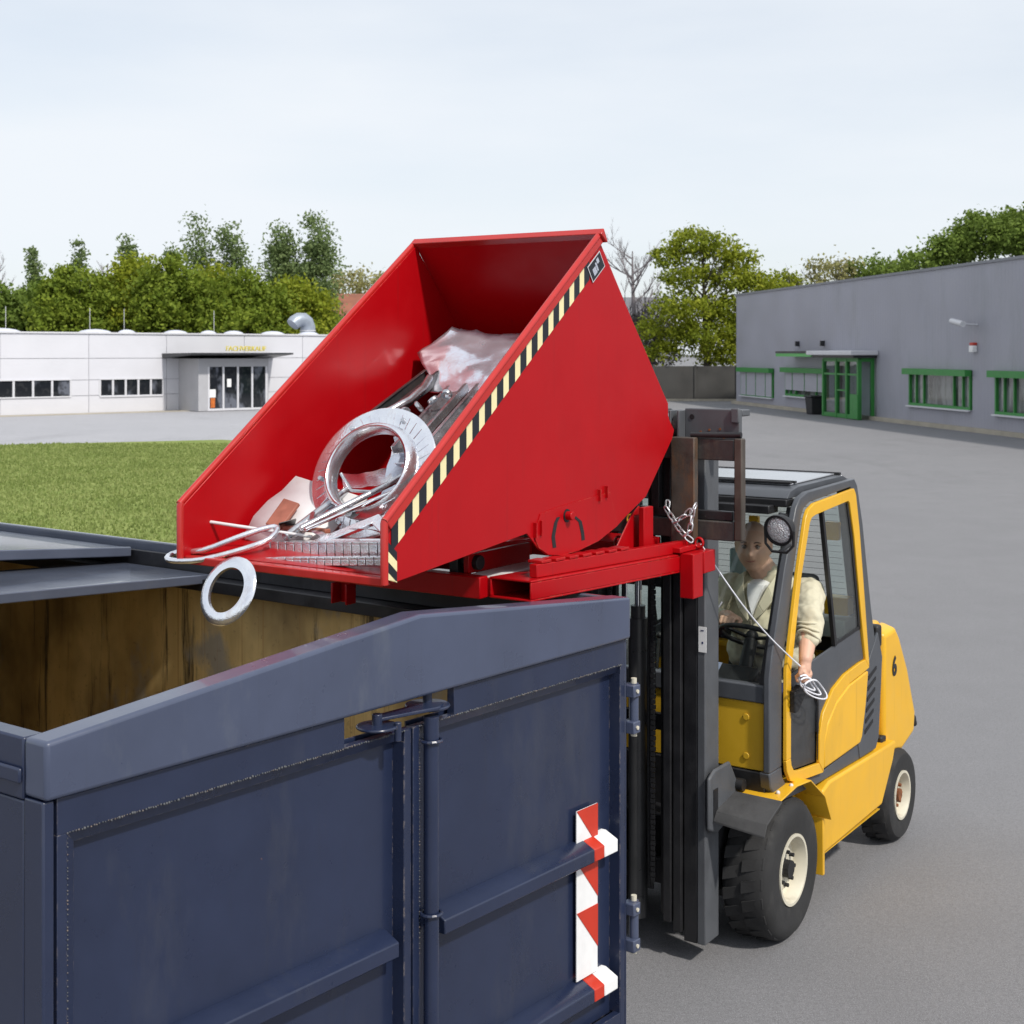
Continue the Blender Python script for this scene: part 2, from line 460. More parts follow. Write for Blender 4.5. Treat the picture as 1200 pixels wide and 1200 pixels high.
# short blades standing in the lawn: nobody could count them
rg_ = random.Random(77); gv, gf = [], []
def on_lawn(x, y):
    edge_r = -5.2+(y-8)*.082 if y < 30 else -3.4-(y-30)*.155
    if x > edge_r: return False
    if y < 43.2: return y < 41.0+(x+70)*.0426+.12*math.sin(x*3.1)+.08*math.sin(x*7.7)
    return -16 < x and y < (43.3+(x+16)*.415 if x < -9.5 else 46.0-(x+9.5)*.625)
while len(gf) < 85000:
    y = 15+29*rg_.random()**.8; x = -2-25*rg_.random()*(y+4)/46
    if not on_lawn(x, y): continue
    n = len(gv); a_ = rg_.uniform(0, 6.28); w_ = rg_.uniform(.008, .022)*(1+y/40); h_ = rg_.uniform(.025, .075)
    lx, ly = rg_.uniform(-.03, .03), rg_.uniform(-.03, .03)
    gv += [(x-math.cos(a_)*w_, y-math.sin(a_)*w_, .045), (x+math.cos(a_)*w_, y+math.sin(a_)*w_, .045), (x+lx, y+ly, .05+h_)]
    gf.append((n, n+1, n+2))
gme = bpy.data.meshes.new('grass'); gme.from_pydata(gv, [], gf)
gme.materials.append(leaf_mat('grass_blades', (.20, .26, .070), (.36, .40, .15), (.17, .225, .055), .4))
gob = bpy.data.objects.new('grass', gme); C.objects.link(gob)
setp(gob, 'short mown green grass covering the lawn before the white hall', 'grass', kind='stuff')

# ------------------------------------------------------------------ background: fence wall, houses
WALLD = paint('dark_concrete', (.060, .058, .055), .9, var=.3, dirt=(.10, .09, .08), dirt_amt=.5, scale=1, bmp=.3)
FWF = line_frame((-4, 84.5), (13.6, 84.5))
fw = thing('yard_wall', 'long dark concrete wall closing the yard between red skip and grey hall', 'wall', (5, 84.5, 0))
m = M(FWF)
for i in range(7): m.box(i*2.5+.01, i*2.5+2.47, 0, .12, 0, 2.08)
m.build('wall_panel', WALLD, fw, bevel=.01)
m = M(FWF)
for i in range(8): m.box(i*2.5-.08, i*2.5+.06, .121, .2, 0, 2.14)
m.build('post', WALLD, fw)
M(FWF).box(-.1, 17.6, .3, .7, 0, .12).build('kerb', SANDY, fw)

TILE = paint('red_roof_tiles', (.26, .10, .060), .85, var=.25, scale=1, bmp=.4)
PLAST = paint('grey_house_plaster', (.33, .34, .37), .9, var=.1, scale=.7)
PLASTW = paint('white_house_plaster', (.62, .62, .62), .9, var=.05, scale=.7)
ROOFG = paint('grey_roof_sheet', (.17, .17, .185), .8, var=.15, scale=1)
WIN = paint('dark_window_glass', (.020, .024, .030), .06, var=.3, scale=1, bmp=0, spec=.8)
def win_mat():
    m, t, b = nodes('hall_window_glass'); n1 = noise(t, 1.1, 3, .5, stretch=(1, 1, .6)); n2 = noise(t, 4.5, 3, .5)
    c = mixrgb(t, ramp(t, n1, .52, .60), (.012, .014, .018), (.13, .14, .17)); c = mixrgb(t, ramp(t, n2, .55, .6, 0, .6), c, (.035, .037, .04))
    t.links.new(c, b.inputs['Base Color']); b.inputs['Roughness'].default_value = .05; return m
WIN2 = win_mat()
def house(name, label, x, y, wd, dp, eave, ridge, rm, wm, nwin, zw):
    t = thing(name, label, 'house', (x, y, 0))
    m = M(); m.box(x-wd/2, x+wd/2, y, y+dp, 0, eave)
    m.prism([(x-wd/2, eave), (x+wd/2, eave), (x, eave+.01)], 'y', y+.01, y+dp)
    m.build('wall', wm, t)
    m = M()
    ov = .5
    m.hexa([(x-wd/2-.3, y-ov, eave-.15), (x-wd/2-.3, y-ov, eave+.05), (x-wd/2-.3, y+dp/2, ridge-.2), (x-wd/2-.3, y+dp/2, ridge),
            (x+wd/2+.3, y-ov, eave-.15), (x+wd/2+.3, y-ov, eave+.05), (x+wd/2+.3, y+dp/2, ridge-.2), (x+wd/2+.3, y+dp/2, ridge)])
    m.hexa([(x-wd/2-.3, y+dp+ov, eave-.15), (x-wd/2-.3, y+dp+ov, eave+.05), (x-wd/2-.3, y+dp/2, ridge-.2), (x-wd/2-.3, y+dp/2, ridge),
            (x+wd/2+.3, y+dp+ov, eave-.15), (x+wd/2+.3, y+dp+ov, eave+.05), (x+wd/2+.3, y+dp/2, ridge-.2), (x+wd/2+.3, y+dp/2, ridge)])
    for xx in (x-wd/2, x+wd/2-.1):
        m.prism([(y, eave-.1), (y+dp, eave-.1), (y+dp/2, ridge-.25)], 'x', xx, xx+.1)
    rf = m.build('roof', rm, t)
    for i in range(nwin):
        xx = x-wd/2+wd*(i+.5)/nwin
        f = M().box(xx-.55, xx+.55, y-.06, y-.001, zw, zw+1.3).build('window', PLASTW, t)
        M().box(xx-.45, xx+.45, y-.08, y-.061, zw+.1, zw+1.2).build('pane', WIN, f)
    M().box(x-wd*.3, x-wd*.3+.6, y+dp*.45, y+dp*.6, ridge-.6, ridge+.35).build('chimney', rm, rf)
    return t
house('brick_house', 'distant white house with red tiled roof behind the poplar by the skip', -13.2, 118, 11, 9, 5.2, 8.0, TILE, PLASTW, 4, 3.3)
house('plaster_house', 'distant grey plaster house behind the dark yard wall', 7.5, 93, 6.2, 8, 4.6, 6.7, ROOFG, PLAST, 2, 2.0)

# ------------------------------------------------------------------ background: white hall on the left
WPAN = paint('white_cladding', (.64, .64, .68), .5, var=.03, dirt=(.5, .5, .52), dirt_amt=.25, scale=.6, bmp=0)
SEAM = paint('panel_joint', (.40, .40, .43), .7, var=.05, scale=3)
ALU = paint('pale_aluminium_frame', (.62, .62, .65), .4, var=.05, scale=5)
CANK = paint('dark_canopy_sheet', (.022, .023, .026), .4, var=.2, scale=4)
wh = thing('white_hall', 'low white panel-clad hall with entrance canopy behind the lawn', 'building', LF(5, 0, 0))
M(LF).box(-21.9, 31.9, -30, -.05, 0, 3.80).build('core', SEAM, wh)
opens = [(-6.5, -2.2, .86, 1.60), (-1.2, 3.34, .86, 1.60), (4.78, 8.06, .82, 1.60)]
m = M(LF)
tx = [-22, -17.8, -13.4, -9.0, -4.6, 0.0, 4.23, 8.25, 12.6, 16.1, 20, 24, 28, 32]
tz = [0, .86, 1.60, 2.62, 3.78]
for i in range(len(tx)-1):
    for j in range(len(tz)-1):
        segs = [(tx[i]+.012, tx[i+1]-.012)]
        if j == 1:
            for (o0, o1, _, _) in opens:
                ns = []
                for (a, b) in segs:
                    if o1 <= a or o0 >= b: ns.append((a, b)); continue
                    if o0 > a: ns.append((a, o0))
                    if o1 < b: ns.append((o1, b))
                segs = ns
        for (a, b) in segs:
            if b-a > .03: m.box(a, b, -.05, .0, tz[j]+.012, tz[j+1]-.012)
m.build('wall_panel', WPAN, wh)
M(LF).box(-22, 32, -.3, .06, 3.78, 3.86).build('parapet', ALU, wh)
for (o0, o1, z0, z1) in opens:
    n = 5; wd = (o1-o0)/n
    m = M(LF)
    m.box(o0, o1, -.045, .05, z0-.06, z0); m.box(o0, o1, -.045, .05, z1, z1+.05)
    for i in range(n+1): m.box(o0+i*wd-.05, o0+i*wd+.05, -.045, .03, z0, z1)
    fr = m.build('window', ALU, wh)
    for i in range(n): M(LF).box(o0+i*wd+.05, o0+(i+1)*wd-.05, -.045, -.02, z0, z1).build('pane', WIN2, fr)
# entrance
px0, px1, pd = 8.9, 12.8, 2.0
m = M(LF)
m.box(px0, px0+.12, .002, pd, 0.05, 2.45); m.box(px1-.12, px1, .002, pd, .05, 2.45); m.box(px0, px1, .002, pd, 2.452, 2.6)
m.box(px0+.12, px0+.55, pd-.1, pd, .05, 2.45); m.box(px0+.55, px1-.12, pd-.1, pd, 2.2, 2.45)
m.build('entrance_porch', paint('porch_cladding', (.42, .42, .44), .6, var=.05, scale=2), wh)
m = M(LF); dx0 = px0+.55; dw = (px1-.12-dx0)/4
for i in range(5):
    m.box(dx0+i*dw-.05, dx0+i*dw+.05, pd-.08, pd+.02, .05, 2.2)
m.box(dx0, px1-.12, pd-.08, pd+.015, .05, .16)
dfr = m.build('door_frame', ALU, wh)
for i in range(4): M(LF).box(dx0+i*dw+.05, dx0+(i+1)*dw-.05, pd-.05, pd-.03, .16, 2.2).build('door_pane', WIN2, dfr)
M(LF).box(dx0+dw+.22, dx0+dw+.45, pd-.028, pd-.02, 1.2, 1.6).build('notice', WHT, dfr)
M(LF).box(dx0+.05, dx0+.40, pd-.028, pd-.02, .7, 1.1).build('notice', WHT, dfr)
M(LF).box(dx0+.12, dx0+.36, pd-.028, pd-.02, .2, .68).build('notice', paint('orange_notice', (.55, .14, .02), .6, var=.3, scale=8), dfr)
m = M(LF); m.hexa([(8.0, .0, 2.62), (8.0, .0, 2.85), (8.0, 2.9, 2.80), (8.0, 2.9, 2.88), (14.3, .0, 2.62), (14.3, .0, 2.85), (13.7, 2.9, 2.80), (13.7, 2.9, 2.88)])
m.build('canopy', CANK, wh)
M(LF).box(8.5, 12.9, .1, 1.9, 2.601, 2.619).build('soffit', CANK, wh)
# roof domes
m_d = None
for i, (t0, wdm) in enumerate([(.2, 1.1), (4.9, 1.0), (6.6, .5), (9.3, .75), (11.2, .5), (12.7, .65), (15.1, .8), (17.4, .7), (-4, 1.0), (-9, 1.0), (20.6, .8), (24, .8)]):
    m = M(LF); m.ball((t0+1.0, -3, 3.80), wdm*.9, .8, .26, n=20, m=8)
    if i == 0: DOMEM = paint('milky_skylight', (.60, .62, .70), .35, var=.04, scale=2, bmp=0)
    m.build('skylight', DOMEM, wh, smooth=60)
# duct
m = M(LF)
pth = [(19.0, -4, 3.8), (19.0, -4, 4.35), (18.9, -4, 4.58), (18.7, -4, 4.72), (18.4, -4, 4.72), (18.15, -4, 4.60), (18.0, -4, 4.45)]
m.tube(pth, [.42, .42, .42, .42, .41, .40, .38], n=16)
duct = m.build('roof_duct', paint('galvanised_duct', (.32, .36, .42), .4, metal=.3, var=.15, scale=2), wh, smooth=50)
m = M(LF); m.tube([(19.0, -4, 4.1), (19.0, -4, 4.15)], .45, n=16); m.build('collar', ALU, duct)
for t0 in (7.0, 8.9, 14.2, 2.6):
    M(LF).cyl((t0, -6, 3.8), (t0, -6, 5.2), .014, n=6).build('lightning_rod', ALU, wh)
# sign lettering
def text_mesh(name, body, size, mat, parent, origin, ex, ez, depth=.01, bold=0., sx=1.):
    cu = bpy.data.curves.new(name, 'FONT'); cu.body = body; cu.size = size; cu.extrude = depth/2
    cu.align_x = 'CENTER'; cu.align_y = 'CENTER'; cu.offset = bold
    to = bpy.data.objects.new('tmp_text', cu); C.objects.link(to)
    dg = bpy.context.evaluated_depsgraph_get(); dg.update()
    me = bpy.data.meshes.new_from_object(to.evaluated_get(dg)); bpy.data.objects.remove(to)
    ex = Vector(ex).normalized(); ez = Vector(ez).normalized(); ey = ez.cross(ex).normalized()
    b = BASE[parent.name]; o3 = Vector(origin)-b
    for v in me.vertices:
        q = v.co.copy(); v.co = o3+ex*q.x*sx+ey*0+ez*q.y+(ex.cross(ez))*q.z
    me.materials.clear(); me.materials.append(mat)
    o = bpy.data.objects.new(name, me); C.objects.link(o); o.parent = parent; BASE[o.name] = b.copy()
    return o
YSIGN = paint('yellow_sign', (.72, .60, .08), .5, var=.03, scale=3, bmp=0)
text_mesh('sign_lettering', 'FACHVERKAUF', .34, YSIGN, wh, LF(12.0, 1.2, 3.08), LF(1, 0, 0)-LF(0, 0, 0), (0, 0, 1), .05, .004, sx=1.0)

# ------------------------------------------------------------------ background: grey hall on the right
RF = line_frame((17.4, 47.85), (12.7, 79.75))          # t=0 near, runs away; outward normal must face the yard
RN = 32.24
def RT(t, d, z):                                         # t measured from the far corner, d out into the yard
    p = Vector((12.7, 79.75, 0)); e = Vector((4.7, -31.9, 0)).normalized(); n = Vector((-.9893, -.1458, 0))
    q = p+e*t+n*d; q.z = z; return q
GRYW = paint('lavender_grey_cladding', (.325, .325, .375), .5, var=.07, dirt=(.24, .25, .27), dirt_amt=.6, scale=.5, bmp=0)
GRYT = paint('grey_roof_trim', (.20, .205, .23), .5, var=.05, scale=2)
GRN = paint('green_frame_paint', (.035, .23, .045), .45, var=.08, scale=4)
SHUT = paint('pale_roller_shutter', (.42, .42, .47), .5, var=.05, scale=4)
def gwin_mat():
    m, t, b = nodes('tinted_reflection_glass'); n1 = noise(t, .9, 3, .5, stretch=(1, 1, .5)); n2 = noise(t, 5, 3, .5, stretch=(1, 1, .3))
    c = mixrgb(t, ramp(t, n1, .47, .56), (.035, .045, .042), (.17, .19, .19)); c = mixrgb(t, ramp(t, n2, .52, .58, 0, .6), c, (.05, .07, .06))  # pale noise patches paint reflections into the greenish glass
    t.links.new(c, b.inputs['Base Color']); b.inputs['Roughness'].default_value = .05; return m
GWIN = gwin_mat()
gh = thing('grey_hall', 'large grey metal-clad hall with green window frames on the right', 'building', RT(20, 0, 0))
M(RT).box(0.02, 62, -34, -.25, 0, 6.1).build('core', GRYT, gh)
wins = [(.98, 6.4, .52, 2.05, 'c'), (8.32, 14.1, .72, 2.12, 'h'), (23.1, 28.41, .78, 2.24, 'o'), (30.27, 35.6, .72, 2.24, 'o'), (39, 44.4, .72, 2.24, 'o')]
door = (15.4, 19.6, 0.0, 2.7)
allo = [w_[:4] for w_ in wins]+[door]
m = M(RT)
bx = [0.]
while bx[-1] < 62: bx.append(bx[-1]+.25)
for a in bx:
    b = a+.25
    cells = [(0.0, 6.1)]
    for (o0, o1, z0, z1) in allo:
        if b > o0+.05 and a < o1-.05:
            cells = [(0.0, z0), (z1, 6.1)]
    for (z0, z1) in cells:
        if z1-z0 > .05:
            m.prism([(a, -.22), (b, -.22), (b, -.006), (a+.21, -.006), (a+.19, .0), (a+.02, .0), (a, -.006)], 'z', z0, z1)
m.build('wall_cladding', GRYW, gh)
M(RT).box(-.1, 62, -.3, .06, 6.10, 6.20).build('roof_trim', GRYT, gh)
M(RT).box(-.2, 62, .005, .22, 0, .16).build('plinth', SANDY, gh)
for (o0, o1, z0, z1, k) in wins:
    m = M(RT); fw_ = .10
    m.box(o0, o1, -.1, .05, z0, z0+fw_); m.box(o0, o1, -.1, .05, z1-fw_, z1)
    m.box(o0, o0+fw_, -.1, .045, z0+fw_, z1-fw_); m.box(o1-fw_, o1, -.1, .045, z0+fw_, z1-fw_)
    for q in (.12, .25, .74, .88):
        xx = o0+(o1-o0)*q; m.box(xx-.035, xx+.035, -.09, .03, z0+fw_, z1-fw_)
    fr = m.build('window', GRN, gh)
    M(RT).box(o0-.1, o1+.1, .052, .30, z1-.22, z1+.02).build('shutter_box', GRN, fr)
    M(RT).box(o0-.05, o1+.05, .052, .16, z0-.06, z0).build('sill', ALU, fr)
    M(RT).box(o0+fw_, o1-fw_, -.08, -.06, z0+fw_, z1-fw_).build('pane', GWIN, fr)
    if k in 'ch':
        zb = z0+.05 if k == 'c' else z0+.30
        m = M(RT)
        zz = zb
        while zz < z1-.25:
            m.box(o0+.12, o1-.12, .055, .075, zz, zz+.10); zz += .115
        m.box(o0+.12, o1-.12, .053, .060, zb, z1-.22)
        m.build('roller_shutter', SHUT, fr)
        m = M(RT)
        for q in (.2, .5, .8): m.box(o0+(o1-o0)*q-.03, o0+(o1-o0)*q+.03, .076, .09, zb, z1-.22)
        m.each('guide_strip', GRN, fr)
# glazed porch
pr = .75
m = M(RT)
for tt in (15.4, 17.0, 18.2, 19.5):
    m.box(tt-.08, tt+.08, pr-.16, pr, 0, 2.6)
m.box(15.4, 19.5, pr-.14, pr-.02, 2.5, 2.66); m.box(15.4, 19.5, pr-.14, pr-.02, .02, .2); m.box(15.5, 19.4, pr-.13, pr-.03, 1.9, 1.98)
m.box(17.1, 18.1, pr-.13, pr-.03, 1.2, 1.27)
m.box(15.32, 15.48, .01, pr-.16, 2.5, 2.66); m.box(19.42, 19.58, .01, pr-.16, 2.5, 2.66)
m.box(15.32, 15.48, .01, .15, 0, 2.5); m.box(19.42, 19.58, .01, .15, 0, 2.5)
pf = m.build('porch_frame', GRN, gh)
PGL = glass('porch_glass', (.80, .84, .84), ior=1.4)
for (a, b) in ((15.48, 16.92), (17.08, 18.12), (18.28, 19.42)):
    M(RT).box(a, b, pr-.09, pr-.08, .2, 2.5).build('pane', PGL, pf)
M(RT).box(15.39, 15.41, .16, pr-.17, .05, 2.5).build('pane', PGL, pf)
M(RT).box(19.49, 19.51, .16, pr-.17, .05, 2.5).build('pane', PGL, pf)
M(RT).box(15.4, 19.6, -.24, -.2, 0, 2.7).build('inner_door', paint('inner_door_panel', (.48, .48, .50), .5, var=.1, scale=1), gh)
m = M(RT)
for tt in (16.1, 17.5, 18.9): m.box(tt-.05, tt+.05, -.199, -.15, 0, 2.4)
m.each('door_leaf_frame', GRN, gh)
M(RT).box(14.6, 20.0, .0, pr+.5, 2.78, 2.98).build('porch_canopy', ALU, gh, bevel=.03)
M(RT).box(14.9, 19.8, .0, pr+.3, 2.67, 2.78).build('porch_fascia', CANK, gh)
M(RT).box(9.6, 14.5, .0, 1.0, 2.86, 2.96).build('side_canopy', CANK, gh)
M(RT).box(9.6, 14.5, .02, .98, 2.70, 2.855).build('side_fascia', paint('light_green_fascia', (.12, .42, .12), .5, var=.05, scale=3), gh)
M(RT).box(18.9, 19.75, pr+.02, pr+.10, .04, 1.10).build('low_side_board', GRN, gh)
fl = thing('floodlight', 'white tubular floodlight high on the grey hall facade', 'lamp', RT(28.6, 0, 3.9))
M(RT).cyl((28.0, .55, 4.06), (29.3, .75, 3.92), .11, n=12).build('lamp_housing', ALU, fl, smooth=40)
M(RT).cyl((28.9, 0.0, 3.9), (28.9, .65, 3.92), .04, n=8).build('arm', ALU, fl)
al = thing('alarm_siren', 'small white alarm box with red lens on the grey facade', 'alarm', RT(28.74, 0, 2.95))
M(RT).box(28.6, 28.9, 0, .2, 2.90, 3.15).build('siren_box', WHT, al, bevel=.03)
M(RT).box(28.62, 28.88, 0, .18, 3.155, 3.26).build('red_lens', REDT, al, bevel=.02)
bn = thing('waste_bin', 'black waste bin standing between shuttered window and glazed porch', 'bin', RT(13.9, .5, 0))
m = M(RT); m.hexa([(13.45, .3, 0), (13.38, .26, .78), (13.45, .8, 0), (13.38, .86, .78), (14.2, .3, 0), (14.27, .26, .78), (14.2, .8, 0), (14.27, .86, .78)])
m.build('bin_body', BLKP, bn, bevel=.03)
M(RT).box(13.35, 14.3, .23, .90, .785, .88).build('lid', BLKP, bn, bevel=.03)
for tt in (10.2, 13.6):
    M(RT).box(tt, tt+.12, 0, .2, 3.2, 3.45).build('facade_fitting', CANK, gh)

# ------------------------------------------------------------------ trees
def leaf_cloud(m, blobs, nclump, per, leaf, spread, rng, bias=.55):
    tot = sum(b[3]*b[4] for b in blobs)
    for (bx_, by_, bz_, rx, rz) in blobs:
        k = max(3, int(nclump*rx*rz/tot))
        for _ in range(k):
            while True:
                d = Vector((rng.gauss(0, 1), rng.gauss(0, 1), rng.gauss(0, 1)))
                if d.length > .1: break
            d.normalize(); rr = bias+(1-bias)*rng.random()**.7
            c = Vector((bx_+d.x*rx*rr, by_+d.y*rx*rr, bz_+d.z*rz*rr))
            sp = spread*rng.uniform(.6, 1.4)
            for _ in range(per):
                q = c+Vector((rng.gauss(0, sp), rng.gauss(0, sp), rng.gauss(0, sp*.7)))
                n = Vector((rng.gauss(0, 1), rng.gauss(0, 1), rng.gauss(.6, 1))).normalized()
                a = n.orthogonal().normalized(); b = n.cross(a)
                l = leaf*rng.uniform(.6, 1.3); t = rng.random()*6.28
                a, b = a*math.cos(t)+b*math.sin(t), b*math.cos(t)-a*math.sin(t)
                m.add([q-a*l, q-b*l*.55, q+a*l, q+b*l*.55], [(0, 1, 2, 3)], raw=True)
def limbs(m, base, h, r, rng, n, reach, droop=.0, levels=2):
    top = base+Vector((rng.uniform(-.3, .3), rng.uniform(-.3, .3), h*.86))
    pts = [base+(top-base)*t+Vector((rng.uniform(-.12, .12), rng.uniform(-.12, .12), 0))*(t > 0) for t in (0, .25, .5, .75, 1)]
    m.tube(pts, [r, r*.8, r*.58, r*.36, r*.12], n=7, raw=True)
    def br(p, d, l, rr, lev):
        q1 = p+d*l*.5+Vector((0, 0, l*.06)); q2 = p+d*l+Vector((0, 0, l*.16))
        m.tube([p, q1, q2], [rr, rr*.65, rr*.25], n=5, raw=True)
        if lev > 0:
            for _ in range(4 if levels > 2 else 3):
                t = rng.uniform(.3, 1.); s0 = p+(q2-p)*t
                dd = (d+Vector((rng.uniform(-.8, .8), rng.uniform(-.8, .8), rng.uniform(-.1, .8)))).normalized()
                br(s0, dd, l*rng.uniform(.4, .65), rr*.45, lev-1)
    for i in range(n):
        t = rng.uniform(.28, .95); p = base+(top-base)*t
        a = i*2.4+rng.random(); d = Vector((math.cos(a), math.sin(a), rng.uniform(.35, 1.0))).normalized()
        br(p, d, reach*(1.15-t*.7)*rng.uniform(.7, 1.1), r*.42*(1.1-t*.7), levels)
def tree(name, label, x, y, h, blobs, mat, seed, nclump=150, per=34, leaf=.16, spread=.32, bark=None, nl=9, reach=2.5, cat='tree', group=None, bias=.55, levels=2):
    rng = random.Random(seed)
    t = thing(name, label, cat, (x, y, 0), group)
    m = M(); limbs(m, Vector((x, y, 0)), h, h*.022+.06, rng, nl, reach, levels=levels); m.build('trunk', bark or BARK, t, recalc=False, smooth=60)
    if blobs:
        m = M(); leaf_cloud(m, [(x+b[0], y+b[1], b[2], b[3], b[4]) for b in blobs], nclump, per, leaf, spread, rng, bias)
        m.build('crown', mat, t, recalc=False)
    return t
G1 = 'bushy trees behind the white hall'
bank = [(-37.5, 96, 8.0, LEAFG, 'dark green bushy tree at the left edge behind the white hall'),
        (-34.5, 92, 7.9, LEAFG, 'green bushy tree behind hall, second from left edge, below the slim column tree'),
        (-31.0, 95, 8.4, LEAFG, 'mid green bushy tree behind the left windows of the white hall'),
        (-28.2, 91, 9.0, LEAFM, 'yellow-green bushy tree left of the highest crown in the row'),
        (-25.2, 94, 10.0, LEAFY, 'tallest yellow-green bushy tree of the row behind the hall'),
        (-22.0, 91, 9.6, LEAFM, 'yellow-green bushy tree behind the left end of the canopy'),
        (-19.6, 95, 9.2, LEAFY, 'yellow-green bushy tree under the pale twin poplar'),
        (-17.2, 90, 8.6, LEAFM, 'yellow-green bushy tree behind the yellow sign lettering'),
        (-14.8, 93, 8.2, LEAFY, 'yellow-green bushy tree just left of the dark poplar, behind the duct')]
for i, (x, y, h, mt, lb) in enumerate(bank):
    rr = random.Random(100+i)
    bl = [(0, 0, h*.68, 2.0, h*.28), (rr.uniform(-1.7, -1.1), rr.uniform(-.6, .6), h*.60, 1.6, h*.26), (rr.uniform(1.1, 1.8), rr.uniform(-.6, .6), h*.58, 1.6, h*.27), (rr.uniform(-.4, .4), -1.2, h*.50, 2.2, h*.26)]
    tree('bushy_tree', lb, x, y, h*.92, bl, mt, 20+i, nclump=430, per=38, leaf=.155, spread=.30, nl=8, reach=2.2, group=G1)
def col_blobs(h, r, n, seed, z0=.3):
    r = r*1.35
    rr = random.Random(seed); out = []
    for i in range(n):
        t = i/(n-1); z = h*(z0+(1-z0)*t*.93); k = math.sin(math.pi*min(1, .22+t*.74))
        out.append((rr.uniform(-.35, .35)*r, rr.uniform(-.3, .3)*r, z, r*max(.5, k)*rr.uniform(.85, 1.05), h*.15))
    return out
GP = 'slim poplars above the tree row'
tree('poplar_tree', 'dark green broad poplar with two tips beside the red-roofed house', -14.9, 106, 12.3,
     col_blobs(12.2, 1.35, 8, 1)+[(b[0]-2.1, b[1], b[2], b[3], b[4]) for b in col_blobs(11.6, 1.25, 8, 3)], LEAFD, 51, nclump=640, per=44, leaf=.14, spread=.42, reach=1.5)
tree('poplar_tree', 'pale green open twin poplar rising above the row over the canopy', -21.2, 106, 11.8,
     col_blobs(11.6, 1.2, 6, 5, .45)+[(b[0]-2.3, b[1], b[2], b[3], b[4]) for b in col_blobs(12.2, .8, 6, 8, .45)], LEAFD, 52, nclump=300, per=34, leaf=.14, spread=.46, reach=1.6)
tree('poplar_tree', 'thin poplar tip left of the pale twin poplar', -25.2, 104, 10.2, col_blobs(9.9, .6, 5, 9, .45), LEAFD, 53, nclump=130, per=34, leaf=.14, spread=.24, reach=1)
tree('poplar_tree', 'pointed poplar tip above the tallest bushy crown', -28.7, 106, 11.1, col_blobs(10.8, .8, 5, 11, .5), LEAFD, 54, nclump=160, per=36, leaf=.14, spread=.26, reach=1)
tree('poplar_tree', 'narrow column poplar between two bare treetops on the left', -33.1, 108, 10.6, col_blobs(10.3, .5, 5, 13, .5), LEAFD, 55, nclump=130, per=34, leaf=.14, spread=.22, reach=.8)
tree('poplar_tree', 'narrow grey-green column poplar near the left edge', -36.8, 108, 10.2, col_blobs(9.8, .42, 5, 15, .5), LEAFD, 56, nclump=130, per=34, leaf=.14, spread=.22, reach=.8)
tree('poplar_tree', 'short poplar tip between twin poplar and dark poplar', -18.2, 112, 10.2, col_blobs(10.0, .5, 4, 17, .5), LEAFD, 57, nclump=60, per=26, leaf=.14, spread=.24, reach=.8)
tree('bare_tree', 'bare leafless tree at the far left edge above the hall', -37.2, 98, 11.6, None, None, 61, bark=BARKP, nl=16, reach=3.2, levels=3)
tree('bare_tree', 'small bare treetop right of the narrow column poplar on the left', -31.0, 107, 11.2, None, None, 62, bark=BARKP, nl=10, reach=2., levels=3)
tree('pale_bush', 'pale yellow-green round tree behind the red-roofed house', -13.8, 130, 9.5, [(0, 0, 8.3, 3.8, 2.3)], LEAFP, 63, nclump=120, per=24, leaf=.2, spread=.4)
tree('garden_shrub', 'green shrub in front of the red-roofed house', -12.3, 104, 5.6, [(0, 0, 4.0, 2.0, 1.6), (1.6, 0, 3.6, 1.6, 1.5)], LEAFG, 64, nclump=120, per=26, leaf=.16, spread=.3)
# right side
tree('maple_tree', 'large yellow-green tree left of the grey hall', 11.9, 86, 10.6,
     [(-.9, 0, 9.6, 1.5, .9), (.7, 0, 9.2, 1.3, .8), (-2.2, 0, 8.7, 1.1, .6), (1.9, .3, 8.5, 1.2, .7), (-1.0, 0, 7.6, 1.9, .8), (1.6, 0, 7.3, 1.7, .8), (3.1, 0, 6.9, 1.3, .6), (3.9, 0, 6.2, .8, .4),
      (-1.2, -.3, 5.7, 2.4, .9), (1.2, 0, 5.5, 1.9, .8), (-2.2, 0, 4.4, 1.9, .8), (2.2, 0, 4.2, 1.7, .9), (.2, -.3, 3.9, 2.4, .9), (-2.6, 0, 3.0, 1.3, .6), (1.0, 0, 2.8, 2.0, .7)], LEAFY, 71, nclump=620, per=42, leaf=.12, spread=.27, nl=16, reach=3.0, bias=.45)
tree('bare_tree', 'bare grey tree between the red skip and the large yellow-green tree', 7.9, 90, 10.9, None, None, 72, bark=BARKP, nl=16, reach=3.0, levels=3)
tree('thicket', 'dull leafless thicket at the foot of the bare tree behind the wall', 8.3, 88.5, 6.0, [(0, 0, 4.6, 1.2, 1.2), (.6, 0, 3.0, 1.6, 1.2)], leaf_mat('dull_twigs', (.10, .09, .085), (.17, .15, .14), (.06, .06, .06)), 73, nclump=60, per=26, leaf=.12, spread=.35, bark=BARKP)
GR = 'trees behind the roof of the grey hall'
tree('roof_line_tree', 'bright yellow-green treetop at the far corner of the grey hall roof', 18.4, 94, 8.4, [(0, 0, 7.4, 1.1, .8), (-1.4, 0, 6.9, .8, .5)], LEAFY, 74, nclump=60, per=24, leaf=.14, spread=.28, group=GR)
tree('roof_line_tree', 'pale budding treetop above the roof, right of the bright corner treetop', 21.2, 95, 9.4, [(0, 0, 8.3, 1.6, .9), (1.2, 0, 8.6, 1.0, .6)], LEAFP, 75, nclump=60, per=20, leaf=.14, spread=.32, group=GR, levels=3, nl=12)
